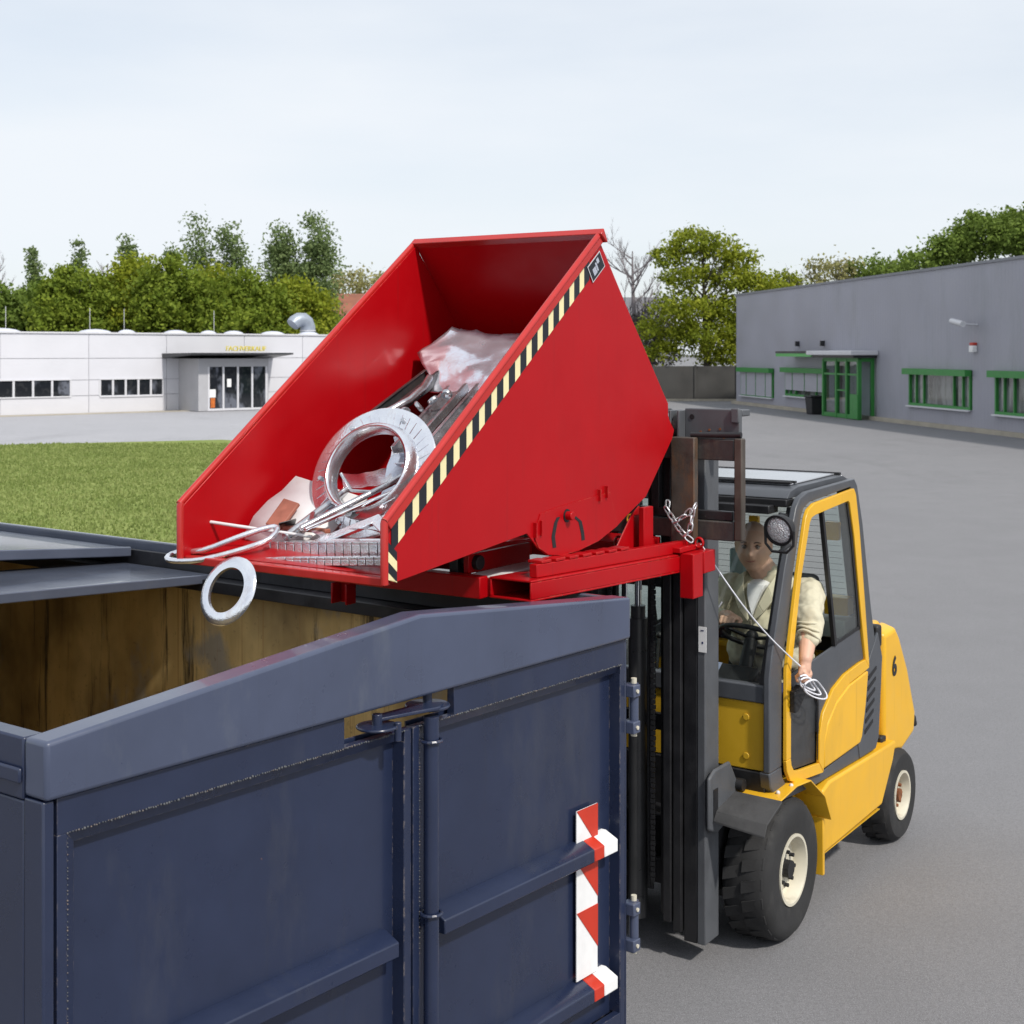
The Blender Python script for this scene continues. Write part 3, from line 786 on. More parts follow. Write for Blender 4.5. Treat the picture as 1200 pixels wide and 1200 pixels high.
tree('roof_line_tree', 'open green treetop above the middle of the grey roof edge', 24.4, 95, 9.7, [(0, 0, 8.5, 1.7, .8), (1.8, 0, 8.3, 1.0, .7)], LEAFG, 76, nclump=90, per=24, leaf=.15, spread=.3, group=GR)
tree('roof_line_tree', 'low green treetop left of the big trees on the far right', 23.4, 80, 9.0, [(0, 0, 8.0, 1.5, .8), (1.6, 0, 8.2, 1.2, .8)], LEAFG, 77, nclump=90, per=26, leaf=.14, spread=.28, group=GR)
tree('roof_line_tree', 'large green tree at the top right above the hall roof', 27.0, 80, 11.2, [(0, 0, 9.6, 2.0, 1.2), (-1.8, 0, 8.9, 1.4, .8), (1.9, 0, 9.8, 1.6, 1.2)], LEAFG, 78, nclump=380, per=38, leaf=.12, spread=.28, group=GR)
tree('roof_line_tree', 'green tree cut by the right edge of the picture', 30.2, 78, 11.6, [(0, 0, 10, 2.0, 1.3), (-1.6, 0, 9.2, 1.4, .9)], LEAFG, 79, nclump=320, per=38, leaf=.12, spread=.28, group=GR)

# ================================================================== CONTAINER
ct = thing('open_container', 'dark blue steel roll-off container with open top filling the lower left', 'container', CT(0, 0, 0))
W_ = 2.613; LEN = 6.2
def gab(a, zm=2.04, ze=1.92): return ze+(zm-ze)*(1-abs(a-1.389)/(1.389 if a < 1.389 else W_-1.389))
m = M(CT)
m.strip([(0, 1.768), (1.389, 1.768), (W_, 1.768)], [(0, 1.918), (1.389, 2.041), (W_, 1.932)], 'y', -.05, .045)
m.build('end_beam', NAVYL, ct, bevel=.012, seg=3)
m = M(CT); m.box(0.002, .05, .046, LEN, .2, 1.755); m.box(.0, .062, .046, LEN, 1.757, 1.917); m.box(-.012, -.001, .046, LEN, 1.80, 1.84)
for k in range(12): m.box(-.05, -.0005, .35+k*.5, .43+k*.5, .25, 1.598)
m.box(-.02, -.001, .35, LEN, 1.60, 1.66)
m.build('side_wall', NAVY, ct, bevel=.006)
m = M(CT); m.box(W_-.05, W_, .046, LEN, .2, 1.74)
for k in range(12): m.box(W_+.001, W_+.06, .35+k*.5, .43+k*.5, .25, 1.68)
m.build('side_wall', NAVY, ct, bevel=.006)
m = M(CT)
m.box(W_-.16, W_-.052, .046, LEN, 1.742, 1.80)
m.box(W_-.05, W_+.01, .046, LEN, 1.742, 1.86)
m.box(W_-.075, W_-.055, .046, LEN, 1.801, 1.885)
m.build('top_rail', BLACKRAIL, ct, bevel=.004)
M(CT).box(W_-.015, W_+.012, .046, LEN, 1.861, 1.925).build('rail_flange', NAVYLID, ct, bevel=.006)  # flange in the paler lid paint, standing in for an edge highlight
M(CT).box(0, W_, LEN, LEN+.06, .2, 1.9).build('rear_wall', NAVY, ct)
M(CT).box(.0, W_, .05, LEN, .12, .20).build('container_floor', NAVY, ct)
m = M(CT)
m.box(.051, .056, .10, LEN-.01, .205, 1.755); m.box(W_-.056, W_-.051, .10, LEN-.01, .205, 1.738); m.box(.06, W_-.06, LEN-.01, LEN-.003, .205, 1.75)
m.box(.06, W_-.06, .055, LEN-.02, .203, .208)
m.build('stained_shaded_lining', OCHRE, ct)
m = M(CT)
for a in (.10, W_-.10): m.box(a-.1, a+.1, .2, LEN, .0, .118)
m.each('skid', BLK, ct)
# lids
def lid(name, a0, a1, b0, b1, zm, ze0, ze1, th):
    m = M(CT); am = 1.31
    z = lambda a: zm-(zm-ze1)*(a-am)/(a1-am) if a > am else zm-(zm-ze0)*(am-a)/(am-a0)
    for (p, q) in ((a0, am), (am, a1)):
        m.hexa([(p, b0, z(p)-th), (p, b0, z(p)), (p, b1, z(p)-th), (p, b1, z(p)), (q, b0, z(q)-th), (q, b0, z(q)), (q, b1, z(q)-th), (q, b1, z(q))])
    m.hexa([(a0, b0-.02, z(a0)-th-.03), (a0, b0-.02, z(a0)+.004), (a0, b0-.001, z(a0)-th-.03), (a0, b0-.001, z(a0)+.004),
            (am, b0-.02, z(am)-th-.03), (am, b0-.02, z(am)+.004), (am, b0-.001, z(am)-th-.03), (am, b0-.001, z(am)+.004)])
    m.hexa([(am, b0-.02, z(am)-th-.03), (am, b0-.02, z(am)+.004), (am, b0-.001, z(am)-th-.03), (am, b0-.001, z(am)+.004),
            (a1, b0-.02, z(a1)-th-.03), (a1, b0-.02, z(a1)+.004), (a1, b0-.001, z(a1)-th-.03), (a1, b0-.001, z(a1)+.004)])
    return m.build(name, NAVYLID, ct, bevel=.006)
lid("roof_lid", .12, 2.525, 2.29, 3.02, 1.875, 1.82, 1.815, .012)
lid('roof_lid', .09, 2.53, 2.92, 6.1, 2.00, 1.90, 1.895, .016)
# corner post and fixed end frame
m = M(CT); m.box(0.001, .034, -.035, .045, .15, 1.765); m.build('corner_post', NAVY, ct, bevel=.005)
m = M(CT); m.box(W_-.012, W_+.0, -.03, .045, .15, 1.765); m.build('corner_post', NAVY, ct, bevel=.005)
# doors: outer frame flat (gapped), bevelled reveal, recessed panel
def door_leaf(a0, a1, zb, zt, gap, name, label):
    m = M(CT)
    fr_l, fr_t = .030, .095
    g0, g1, gz = gap
    # top strip with a cut-out for the lock
    if g0 > a0+.01: m.box(a0, g0, -.03, .0, zt-fr_t, zt)
    m.box(max(a0, g0), min(a1, g1), -.03, .0, zt-fr_t, gz)
    if g1 < a1-.01: m.box(g1, a1, -.03, .0, zt-fr_t, zt)
    m.box(a0, a0+fr_l, -.03, .0, zb, zt-fr_t); m.box(a1-fr_l, a1, -.03, .0, zb, zt-fr_t)
    m.box(a0+fr_l, a1-fr_l, -.03, .0, zb, zb+.08)
    o = m.build(name, NAVY, ct, bevel=.004)
    if label: o['label'] = label
    # reveal (sloped) and panel
    i0, i1, j0, j1 = a0+fr_l, a1-fr_l, zb+.08, zt-fr_t
    d = .019
    m = M(CT)
    m.box(i0-.01, i1+.01, d, d+.006, j0-.01, j1+.01)
    # chamfered trim under the top rail and along the left stile; the right stile keeps a square, deep edge
    m.add([(i0, -.028, j1), (i1, -.028, j1), (i1, -.008, j1-.034), (i0+.034, -.008, j1-.034), (i1, .019, j1-.034), (i0+.034, .019, j1-.034)], [(0, 1, 2, 3), (3, 2, 4, 5)])
    m.add([(i0, -.028, j1), (i0+.034, -.008, j1-.034), (i0+.034, -.008, j0), (i0, -.028, j0), (i0+.034, .019, j1-.034), (i0+.034, .019, j0)], [(0, 1, 2, 3), (1, 4, 5, 2)])
    m.box(i1-.004, i1-.0005, -.029, d, j0, j1-.036)
    m.build('door_panel', NAVY, o)
    # weld bead: small lumps along the seam
    m = M(CT); rr = random.Random(int(a0*100)+5)
    a = i0
    while a < i1:
        if not (g0-.02 < a < g1+.02 and False):
            m.ball((a, -.031, j1+rr.uniform(-.0015, .0015)), rr.uniform(.002, .0045), n=6, m=4)
        a += rr.uniform(.006, .012)
    z = j1
    while z > .9:
        m.ball((i0 if a0 > .5 else i0, -.031, z), rr.uniform(.0015, .003), n=5, m=4)
        z -= rr.uniform(.008, .02)
    m.build('weld_bead', MASTG, o, smooth=180)
    return o
DL = door_leaf(.045, 1.362, .22, 1.764, (1.06, 1.60, 1.672), 'door_leaf', 'left door leaf with a cut-out near its top right corner')
DR = door_leaf(1.372, 2.598, .22, 1.764, (1.06, 1.575, 1.672), 'door_leaf', 'right door leaf with warning tape on its lower bar')
# lock
m = M(CT); m.tube([(1.432, -.055, .3), (1.432, -.055, 1.70)], .026, n=20); m.build('lock_pipe', NAVY, ct, smooth=40)
m = M(CT)
m.lathe([(.0, .0), (.066, .0), (.069, .005), (.066, .010), (.0, .012)], (1.215, -.02, 1.700), (0, 0, 1), n=32)
m.cyl((1.215, -.02, 1.70), (1.215, -.02, 1.745), .017, n=14); m.cyl((1.25, -.075, 1.66), (1.25, -.075, 1.72), .012, n=12)
m.build('latch_disc', NAVY, ct, smooth=40, bevel=.002)
m = M(CT)
m.lathe([(.0, .0), (.074, .0), (.077, .005), (.074, .011), (.0, .013)], (1.470, -.005, 1.715), (0, 0, 1), n=32)
m.cyl((1.47, -.005, 1.715), (1.47, -.005, 1.764), .016, n=14)
m.build('latch_disc', NAVY, ct, smooth=40, bevel=.002)
m = M(CT); m.prism([(1.20, -.03), (1.44, -.085), (1.50, -.05), (1.45, -.0), (1.24, .01)], 'z', 1.722, 1.734); m.build('latch_arm', NAVY, ct, bevel=.003)
m = M(CT)
for z in (1.62, 1.05, .5): m.tube([(1.432+.034*math.cos(t), -.055+.034*math.sin(t), z) for t in [k*math.pi/8 for k in range(16)]], .006, closed=True, n=6)
m.each('pipe_clamp', NAVY, ct)
# hinge
def hinge(zc):
    m = M(CT); h = .098
    m.cyl((2.655, -.035, zc-h), (2.655, -.035, zc+h), .019, n=16)
    o = m.build('hinge', NAVYL, ct, smooth=40)
    m = M(CT)
    for s_ in (-1, 1): m.box(2.614, 2.662, -.062, -.004, zc+s_*.072-.024, zc+s_*.072+.024)
    m.each('hinge_bracket', NAVYL, o, bevel=.004)
    m = M(CT)
    for s_ in (-1, 1): m.cyl((2.636, -.062, zc+s_*.072), (2.636, -.068, zc+s_*.072), .008, n=8)
    m.cyl((2.655, -.035, zc-h-.014), (2.655, -.035, zc-h), .013, n=10); m.cyl((2.655, -.035, zc+h), (2.655, -.035, zc+h+.02), .012, n=10)
    m.each('hinge_bolt', RIM, o)
hinge(1.485); hinge(.62)
# lower bars with reflective tape
def lbar(z):
    m = M(CT); m.prism([(.033, z-.03), (-.055, z-.03), (-.055, z+.018), (.0, z+.045), (.033, z+.045)], 'x', 1.50, 2.36)
    # prism axis x: poly is (y,z)
    b = m.build('door_bar', NAVY, DR, bevel=.004)
    segs = [(2.361, 2.425, REDT), (2.426, 2.515, WHT)]
    for (p, q, mt) in segs:
        m = M(CT); m.prism([(.033, z-.03), (-.055, z-.03), (-.055, z+.018), (.0, z+.045), (.033, z+.045)], 'x', p, q)
        m.build('tape_cap', mt, b, bevel=.004)
    m = M(CT); m.prism([(.033, z-.03), (-.055, z-.03), (-.055, z+.018), (.0, z+.045), (.033, z+.045)], 'x', .12, 1.28)
    m.build('door_bar', NAVY, DL, bevel=.004)
lbar(.985); lbar(.45)
# red and white sticker column (white ground, red diagonals)
st = M(CT).box(2.315, 2.452, -.003, .0005, .50, 1.150).build('warning_sticker', WHT, DR)
m = M(CT)
for z in (1.15, .955, .76):
    m.prism([(2.315, z), (2.4515, z), (2.4515, z-.165), (2.452-.0005, z-.165)], 'y', -.0055, -.0032)
m.build('red_chevron', REDT, st)
for k in range(2):
    pass

# ================================================================== TIPPING SKIP
sk = thing('tipping_skip', 'big bright red tipping skip tilted over the blue container on the forklift forks', 'skip', FL(1.3, -.2, 1.85), None)
SR, SL = .25, -.72
prof = [(2.785, 2.112), (2.84, 2.13), (2.84, 2.325), (1.405, 3.392), (1.380, 3.355), (.790, 2.70), (.757, 2.665), (.755, 2.60), (.697, 2.54), (.715, 2.50),
        (.973, 2.253), (1.02, 2.235), (1.161, 2.18)]
lob = [(1.24, 2.145), (1.40, 2.10), (1.56, 2.078), (1.70, 2.074), (1.80, 2.090), (1.87, 2.125), (1.95, 2.192)]
lobl = [(1.24, 2.145), (1.40, 2.10), (1.56, 2.078), (1.70, 2.074), (1.80, 2.090), (1.87, 2.125), (1.95, 2.192)]
for (s0, s1) in ((SR-.008, SR), (SL, SL+.008)):
    o = M(FL).prism(prof+lob, 'y', s0, s1).build('side_plate', RED, sk, bevel=.002)
# reinforced rocker sector around the pivot on the outer side
for (s0, s1) in ((SR+.0005, SR+.004), (SL-.004, SL-.0005)):
    M(FL).prism([(1.30, 2.30), (1.24, 2.150), (1.40, 2.103), (1.56, 2.081), (1.70, 2.077), (1.80, 2.093), (1.87, 2.128), (1.90, 2.17), (1.86, 2.26), (1.72, 2.275), (1.5, 2.29)], 'y', s0, s1).build('rocker_plate', RED, sk)
# curved slot and pin
for pa in ([(1.755, 2.085+.03), (1.765, 2.16), (1.745, 2.215), (1.725, 2.235)], [(1.60, 2.225), (1.555, 2.20), (1.535, 2.15), (1.53, 2.12)]):
    o_ = M(FL).strip([(p[0]-.013, p[1]) for p in pa], [(p[0]+.013, p[1]) for p in pa], 'y', SR+.0045, SR+.0055).build('slot', BLKP, sk)
M(FL).cyl((1.66, SR+.0045, 2.235), (1.66, SR+.035, 2.235), .018, n=20).build('pivot_pin', RED, sk, smooth=40, bevel=.003)
M(FL).lathe([(.0185, 0), (.027, 0), (.027, .003), (.0185, .003)], (1.66, SR+.0045, 2.235), L2+(0,), n=24).build('pin_washer', BLKP, sk)
m = M(FL)
for (u, z) in ((1.90, 2.20), (1.86, 2.205)): m.box(u-.004, u+.004, SR+.0005, SR+.015, z-.03, z+.03)
for (u, z) in ((1.40, 2.30), (1.34, 2.31)): m.box(u-.004, u+.004, SR+.0005, SR+.016, z-.03, z+.02)
m.each('weld_tab', RED, sk)
# back wall, floor, front lip
m = M(FL); t_ = .006
def slab(m, a, b, s0, s1, th):
    dx, dz = b[0]-a[0], b[1]-a[1]; n = math.hypot(dx, dz); nx, nz_ = -dz/n*th, dx/n*th
    m.prism([a, b, (b[0]+nx, b[1]+nz_), (a[0]+nx, a[1]+nz_)], 'y', s0, s1)
slab(m, (1.39, 3.385), (.765, 2.665), SL+.004, SR-.004, .008)
m.build('back_wall', RED, sk)
m = M(FL)
slab(m, (.765, 2.655), (.705, 2.545), SL+.009, SR-.009, .008); slab(m, (.712, 2.535), (1.0, 2.262), SL+.009, SR-.009, .008)
slab(m, (1.008, 2.258), (1.95, 2.235), SL+.009, SR-.009, .008); slab(m, (1.955, 2.232), (2.78, 2.128), SL+.009, SR-.009, .008)
REDF = paint('scraped_red_floor', (.38, .004, .007), .34, var=.08, dirt=(.34, .15, .12), dirt_amt=.6, chips=(.42, .34, .32), chip_at=.66, chip_scale=14, scale=5, spec=.35)
m.build('skip_floor', REDF, sk)
m = M(FL); m.box(2.79, 2.835, SL+.009, SR-.009, 2.105, 2.135); m.build('front_lip', REDRIM, sk, bevel=.004)
# rolled rims
def rim(path, r, name='rim'):
    m = M(FL); m.tube(path, r, n=12); return m.build(name, REDRIM, sk, smooth=60)
for s_, e in ((SR, .006), (SL, -.006)):
    rim([(2.842, s_+e, 2.115), (2.843, s_+e, 2.322), (2.838, s_+e, 2.333)], .014)
    m = M(FL)
    # folded flange: flat strip standing out from the plate along the rim, with a rounded bead on top
    n_ = Vector((1.067, 1.435)).normalized()
    a = (2.842, 2.328); b = (1.405, 3.396)
    w2 = .036
    m.prism([(a[0]-n_.x*w2, a[1]-n_.y*w2), (b[0]-n_.x*w2, b[1]-n_.y*w2), (b[0], b[1]), (a[0], a[1])], 'y', min(s_, s_+e*3), max(s_, s_+e*3))
    m.build('rim_flange', REDRIM, sk, bevel=.004)
    rim([(2.846, s_+e*1.5, 2.330), (1.402, s_+e*1.5, 3.402)], .013)
rim([(1.402, SR+.012, 3.402), (1.402, SL-.012, 3.402)], .015)
m = M(FL); m.prism([(1.425, 3.40), (1.375, 3.365), (1.365, 3.37), (1.40, 3.425)], 'y', SL-.012, SR+.03); m.build('rear_flange', REDRIM, sk, bevel=.004)
# warning tape
m_c = M(FL); m_k = M(FL)
def zrim(u): return 3.392-(u-1.405)*(3.392-2.325)/(2.84-1.405)
y0_, y1_ = SR+.0015, SR+.003
p_ = .0805; u = 1.475; k = 0
while u < 2.79:
    wdt = p_*(.55 if k % 2 == 0 else .45); v = min(u+wdt, 2.80)
    lo = lambda q: max(zrim(q)-.135, 2.13)
    (m_c if k % 2 else m_k).prism([(u, zrim(u)-.050), (v, zrim(v)-.050), (v, lo(v)), (u, lo(u))], 'y', y0_, y1_)
    u = v; k += 1
zz = [2.268, 2.235, 2.20, 2.165, 2.13]
for i, (za, zb_) in enumerate(((2.262, 2.232), (2.230, 2.195), (2.193, 2.160), (2.158, 2.130))):
    mm = (m_k, m_c, m_k, m_c)[i]
    mm.prism([(2.826, za), (2.772, za-.045), (2.772, zb_-.045 if i < 3 else 2.118), (2.826, zb_)], 'y', SR+.0035, SR+.005)
m_c.build('cream_tape_block', CREAM, sk); m_k.build('black_tape_block', TAPEK, sk)
# maker's plate near the top corner: black with pale blocks
n_ = Vector((1.067, 1.435)).normalized(); d_ = Vector((-1.435, 1.067)).normalized()
o0 = Vector((1.405, 3.392))-d_*.135-n_*.055
def pl(a, b, c, e): return [(o0.x+d_.x*p-n_.x*q, o0.y+d_.y*p-n_.y*q) for p, q in ((a, c), (b, c), (b, e), (a, e))]
pt_ = M(FL).prism(pl(-.02, .105, 0, .078), 'y', SR+.004, SR+.006).build('maker_plate', ALU, sk)
M(FL).prism(pl(-.016, .101, .004, .074), 'y', SR+.0062, SR+.0068).build('plate_field', TAPEK, pt_)
m = M(FL); m.prism(pl(.005, .035, .030, .062), 'y', SR+.007, SR+.0076); m.prism(pl(.055, .075, .012, .034), 'y', SR+.007, SR+.0076); m.prism(pl(.038, .05, .020, .060), 'y', SR+.007, SR+.0076)
m.build('plate_print', SHEET, pt_)
# base frame: fork pockets (tilted 2 degrees)
def zb(u): return 1.898+(u-.849)*.0385
def pocket(s0, s1, u0, u1, hgt=.083, th=.009):
    m = M(FL)
    def q(s_, u, dz): return (u, s_, zb(u)+dz)
    def slabp(sa, sb, z0, z1):
        m.hexa([q(sa, u0, z0), q(sa, u0, z1), q(sb, u0, z0), q(sb, u0, z1), q(sa, u1, z0), q(sa, u1, z1), q(sb, u1, z0), q(sb, u1, z1)])
    slabp(s0, s1, 0, th); slabp(s0, s1, hgt-th, hgt)
    slabp(s0, s0+th, th, hgt-th); slabp(s1-th, s1, th, hgt-th)
    return m.build('fork_pocket', RED, sk, bevel=.003)
pocket(.135, .33, .52, 2.043)
pocket(-.735, -.56, .52, 2.10)
# dark tunnel is real: the pocket is a hollow tube. Toothed rails
def rail(s0, s1, ua, ub):
    m = M(FL); z0 = lambda u: zb(u)+.084
    h = .052
    m.hexa([(ua, s0, z0(ua)), (ua, s0, z0(ua)+h), (ua, s1, z0(ua)), (ua, s1, z0(ua)+h), (ub, s0, z0(ub)), (ub, s0, z0(ub)+h), (ub, s1, z0(ub)), (ub, s1, z0(ub)+h)])
    r_ = m.build('rolling_rail', RED, sk, bevel=.003)
    for i in range(7):
        u = 1.96-i*.105-.03
        if u-.07 < ua: break
        z = z0(u)+h+.0005
        M(FL).hexa([(u-.07, s0-.03, z), (u-.07, s0-.03, z+.011), (u-.07, s1+.002, z), (u-.07, s1+.002, z+.011), (u, s0-.03, z), (u, s0-.03, z+.011), (u, s1+.002, z), (u, s1+.002, z+.011)]).build('rail_tooth', RED, r_, bevel=.002)
    return r_
rail(.27, .305, .66, 1.965)
rail(-.765, -.737, .66, 1.965)
m = M(FL); m.hexa([(.62, .15, zb(.62)+.084), (.62, .15, zb(.62)+.098), (.62, .30, zb(.62)+.084), (.62, .30, zb(.62)+.098), (1.25, .15, zb(1.25)+.084), (1.25, .15, zb(1.25)+.098), (1.25, .269, zb(1.25)+.084), (1.25, .269, zb(1.25)+.098)])
m.build('cover_plate', RED, sk)
m = M(FL)
for u in (2.04, 1.45, .66):
    m.box(u-.06, u, -.559, .134, zb(u)+.002, zb(u)+.075)
m.each('cross_beam', RED, sk, bevel=.004)
# front apron between the pockets and the downward foot
M(FL).box(2.045, 2.10, -.559, .13, zb(2.07)+.0, zb(2.07)+.085).build('front_apron', RED, sk, bevel=.004)
m = M(FL)
m.box(2.06, 2.12, -.61, -.60, 1.86, 1.945); m.box(2.06, 2.07, -.599, -.535, 1.86, 1.945); m.box(2.06, 2.12, -.534, -.524, 1.86, 1.945)
m.build('support_foot', RED, sk, bevel=.003)
# inner rail and sheet plate visible behind the front gap
m = M(FL); m.box(1.55, 2.0, -.02, .005, zb(1.8)+.085, zb(1.8)+.16); m.build('inner_rail', RED, sk, bevel=.003)
m = M(FL); m.box(1.50, 2.03, .02, .13, zb(1.8)+.075, zb(1.8)+.088); m.build('pale_cover_sheet', WHT, sk)
m = M(FL); m.cyl((1.95, -.05, 2.06), (1.95, .03, 2.06), .03, n=16); m.box(1.90, 2.0, -.09, -.05, 2.0, 2.10); m.build('lock_bracket', BLKP, sk, bevel=.003)
# rear: bracket hanging down, end tube, upright lug, ring
m = M(FL); m.box(.70, .80, .331, .40, 1.782, 1.985); m.build('drop_bracket', RED, sk, bevel=.004)
m = M(FL); m.box(.60, .82, .300, .345, 1.987, 2.012); m.box(.58, .699, .331, .405, 1.885, 1.985); m.build('end_block', RED, sk, bevel=.004)
m = M(FL); m.box(.86, .95, .20, .228, zb(.9)+.098, 2.20); m.prism([(.80, 1.999), (1.12, 2.008), (.95, 2.17), (.88, 2.20)], 'y', .16, .168); m.build('rear_lug', RED, sk, bevel=.004)
m = M(FL)
m.tube([(.66, .36+.020*math.cos(t), 2.020+.022*math.sin(t)) for t in [k*math.pi/8 for k in range(16)]], .006, closed=True, n=6)
m.build('shackle_ring', RED, sk, smooth=60)
m = M(FL)
m.tube([(.95, .10+.022*math.cos(t), 2.035+.026*math.sin(t)) for t in [k*math.pi/8 for k in range(16)]], .007, closed=True, n=6)
m.build('release_ring', RED, sk, smooth=60)
m = M(FL); m.box(.62, .90, -.30, .14, zb(.7)+.10, zb(.7)+.135); m.build('rear_plate', RED, sk, bevel=.003)

# ================================================================== FORKLIFT
fk = thing('forklift_truck', 'yellow and dark grey forklift with enclosed cab, driver inside, mast raised at the container', 'forklift', FL(0, 0, 0))
# chassis core
m = M(FL); m.box(-1.40, .18, -.42, .42, .20, .66); m.box(.181, .36, -.30, .30, .28, .62); m.build('chassis_core', BLK, fk, bevel=.02)
for sg in (1, -1):
    s0, s1 = (.42, .55) if sg > 0 else (-.55, -.42)
    m = M(FL)
    m.prism([(-.40, .30), (-.40, .63), (-.50, .655), (-1.56, .625), (-1.50, .52), (-1.31, .315)], 'y', min(s0, s1), max(s0, s1))
    cs = m.build('chassis_side', YEL, fk, bevel=.012)
    sa, sb_ = (.50*sg, .55*sg)
    m = M(FL)
    m.hexa([(-.40, .46*sg, .215), (-.40, .548*sg, .298), (-.40, .42*sg, .215), (-.40, .42*sg, .298), (-1.13, .46*sg, .215), (-1.29, .548*sg, .298), (-1.13, .42*sg, .215), (-1.29, .42*sg, .298)])
    m.build('chassis_skirt', YELD, cs, bevel=.004)
    m = M(FL); m.box(-.398, -.372, .44*sg if sg > 0 else -.56, .56*sg if sg > 0 else -.44, .20, .50); m.build('wheel_guard_plate', YEL, cs, bevel=.004)
    # mudguard over the front wheel
    def gg(u, s_, z): return (u, s_*sg, z)
    m = M(FL)
    def plate(P, th=.008):
        m.add([gg(*p) for p in P]+[gg(p[0], p[1], p[2]-th) for p in P], [(0, 1, 2, 3), (7, 6, 5, 4), (0, 4, 5, 1), (1, 5, 6, 2), (2, 6, 7, 3), (3, 7, 4, 0)])
    plate([(.27, .33, .765), (.03, .33, .775), (.03, .585, .775), (.29, .60, .765)])
    plate([(.03, .33, .775), (-.12, .33, .765), (-.12, .595, .765), (.03, .585, .775)])
    plate([(-.12, .33, .765), (-.30, .33, .64), (-.30, .60, .64), (-.12, .595, .765)])
    plate([(-.30, .33, .64), (-.385, .33, .50), (-.385, .60, .50), (-.30, .60, .64)])
    m.prism([(-.37, .50), (-.29, .632), (-.12, .755), (.0, .765), (-.02, .70), (-.22, .60)], 'y', *((.43, .436) if sg > 0 else (-.436, -.43)))
    mg = m.build('mudguard', YEL, cs, bevel=.003)
    m = M(FL); plate([(.50, .37, .735), (.271, .33, .772), (.291, .615, .772), (.48, .62, .715)], .01)
    plate([(.53, .37, .70), (.50, .37, .735), (.48, .62, .715), (.51, .62, .665)], .01)
    m.build('rubber_flap', RUBG, cs, bevel=.002)
    m = M(FL)
    for (u_, s_) in ((.20, .38), (.19, .55), (.06, .47), (.05, .56)): m.ball((u_, s_*sg, .774), .011, n=10, m=6)
    m.each('guard_bolt', ALU, mg, smooth=180)
# wheels
def wheel(u, s_out, r, wdt, sg, rimr, nlug):
    ax = Vector((L2[0], L2[1], 0))*sg
    c = FL(u, s_out*sg, r+.002)
    w_ = thing('wheel', None, None, c); w_.parent = fk; w_.location = c-BASE[fk.name]
    p = [(rimr, -.012), (rimr+.012, .0), (r*.80, .008), (r*.90, .004), (r*.955, -.012), (r, -.035), (r, -wdt+.035), (r*.955, -wdt+.012), (r*.9, -wdt+.004), (rimr+.01, -wdt)]
    m = M(); m.lathe([(a, b) for a, b in p], c, ax, n=64, raw=True)
    ty = m.build('tyre', RUB, w_, smooth=35)
    # tread blocks
    m = M(); a1 = ax.orthogonal().normalized(); a2 = ax.cross(a1)
    n = nlug
    for i in range(n):
        for side in (0, 1):
            t0 = 2*math.pi*(i+.5*side)/n; dt = 2*math.pi/n*.60
            z0, z1 = (-.02, -wdt*.52) if side == 0 else (-wdt*.48, -wdt+.02)
            pts = []
            for (tt, zz, rr_) in ((t0, z0, r-.03), (t0, z0, r-.004), (t0+dt, z0, r-.03), (t0+dt, z0, r-.004),
                                  (t0+dt*.55, z1, r-.01), (t0+dt*.55, z1, r+.012), (t0+dt*1.55, z1, r-.01), (t0+dt*1.55, z1, r+.012)):
                if zz in (-.02, -wdt+.02): pass
                pts.append(c+(a1*math.cos(tt)+a2*math.sin(tt))*rr_+ax*zz)
            m.add(pts, [(0,1,3,2),(4,6,7,5),(0,4,5,1),(2,3,7,6),(0,2,6,4),(1,5,7,3)], raw=True)
    m.build('tread', RUB, ty, bevel=.003)
    q = [(rimr+.008, .006), (rimr-.006, .006), (rimr-.014, -.012), (rimr-.024, -.06), (rimr*.62, -.075), (rimr*.60, -.045), (0.001, -.045), (.001, -.09), (rimr, -.10), (rimr+.008, -.02)]
    m = M(); m.lathe(q, c, ax, n=48, raw=True); rm = m.build('rim', RIM, w_, smooth=35)
    m = M()
    for i in range(8):
        t = 2*math.pi*i/8; e = a1*math.cos(t)+a2*math.sin(t)
        b0 = c+e*rimr*.48-ax*.044; m.cyl(b0, b0+ax*.022, .011, n=6, raw=True)
    m.cyl(c-ax*.044, c-ax*.01, rimr*.26, n=20, raw=True)
    m.build('hub_nut', BLKP if r > .3 else RUST, rm)
wheel(0, .55, .342, .24, 1, .165, 22); wheel(0, .55, .342, .24, -1, .165, 22)
wheel(-1.69, .54, .268, .19, 1, .135, 20); wheel(-1.69, .54, .268, .19, -1, .135, 20)
# counterweight and hood
m = M(FL)
cwp = [(-1.50, .56), (-1.50, 1.28), (-1.70, 1.29), (-1.82, 1.22), (-1.97, .98), (-2.12, .68), (-2.10, .56), (-1.86, .50), (-1.52, .59)]
m.prism(cwp[:8], 'y', -.40, .40)
for sg in (1, -1):
    P0 = cwp[:8]; n = len(P0)
    Q0 = [(p[0]+(.05 if p[0] < -1.7 else 0), p[1]-(.03 if p[1] > 1.1 else 0)) for p in P0]
    pts = [(p[0], .401*sg, p[1]) for p in P0]+[(p[0], .50*sg, p[1]) for p in Q0]
    m.add(pts, [tuple(range(n)), tuple(range(n, 2*n))]+[(i, (i+1) % n, n+(i+1) % n, n+i) for i in range(n)])
cw = m.build('counterweight', YEL, fk, bevel=.025, seg=3)
text_mesh('number', '6', .155, TAPEK, cw, FL(-1.665, .503, 1.03), FL(-1, 0, 0)-FL(0, 0, 0), (0, 0, 1), .004, .004)
m = M(FL); m.box(-1.499, -1.12, -.47, .44, .64, 1.18); m.build('engine_hood', YEL, fk, bevel=.03)
m = M(FL); m.tube([(-2.08, .40, .58), (-2.16, .41, .60), (-2.24, .42, .59), (-2.30, .42, .54)], [.030, .034, .030, .016], n=10); m.build('tow_hook', BLKP, fk, smooth=60)
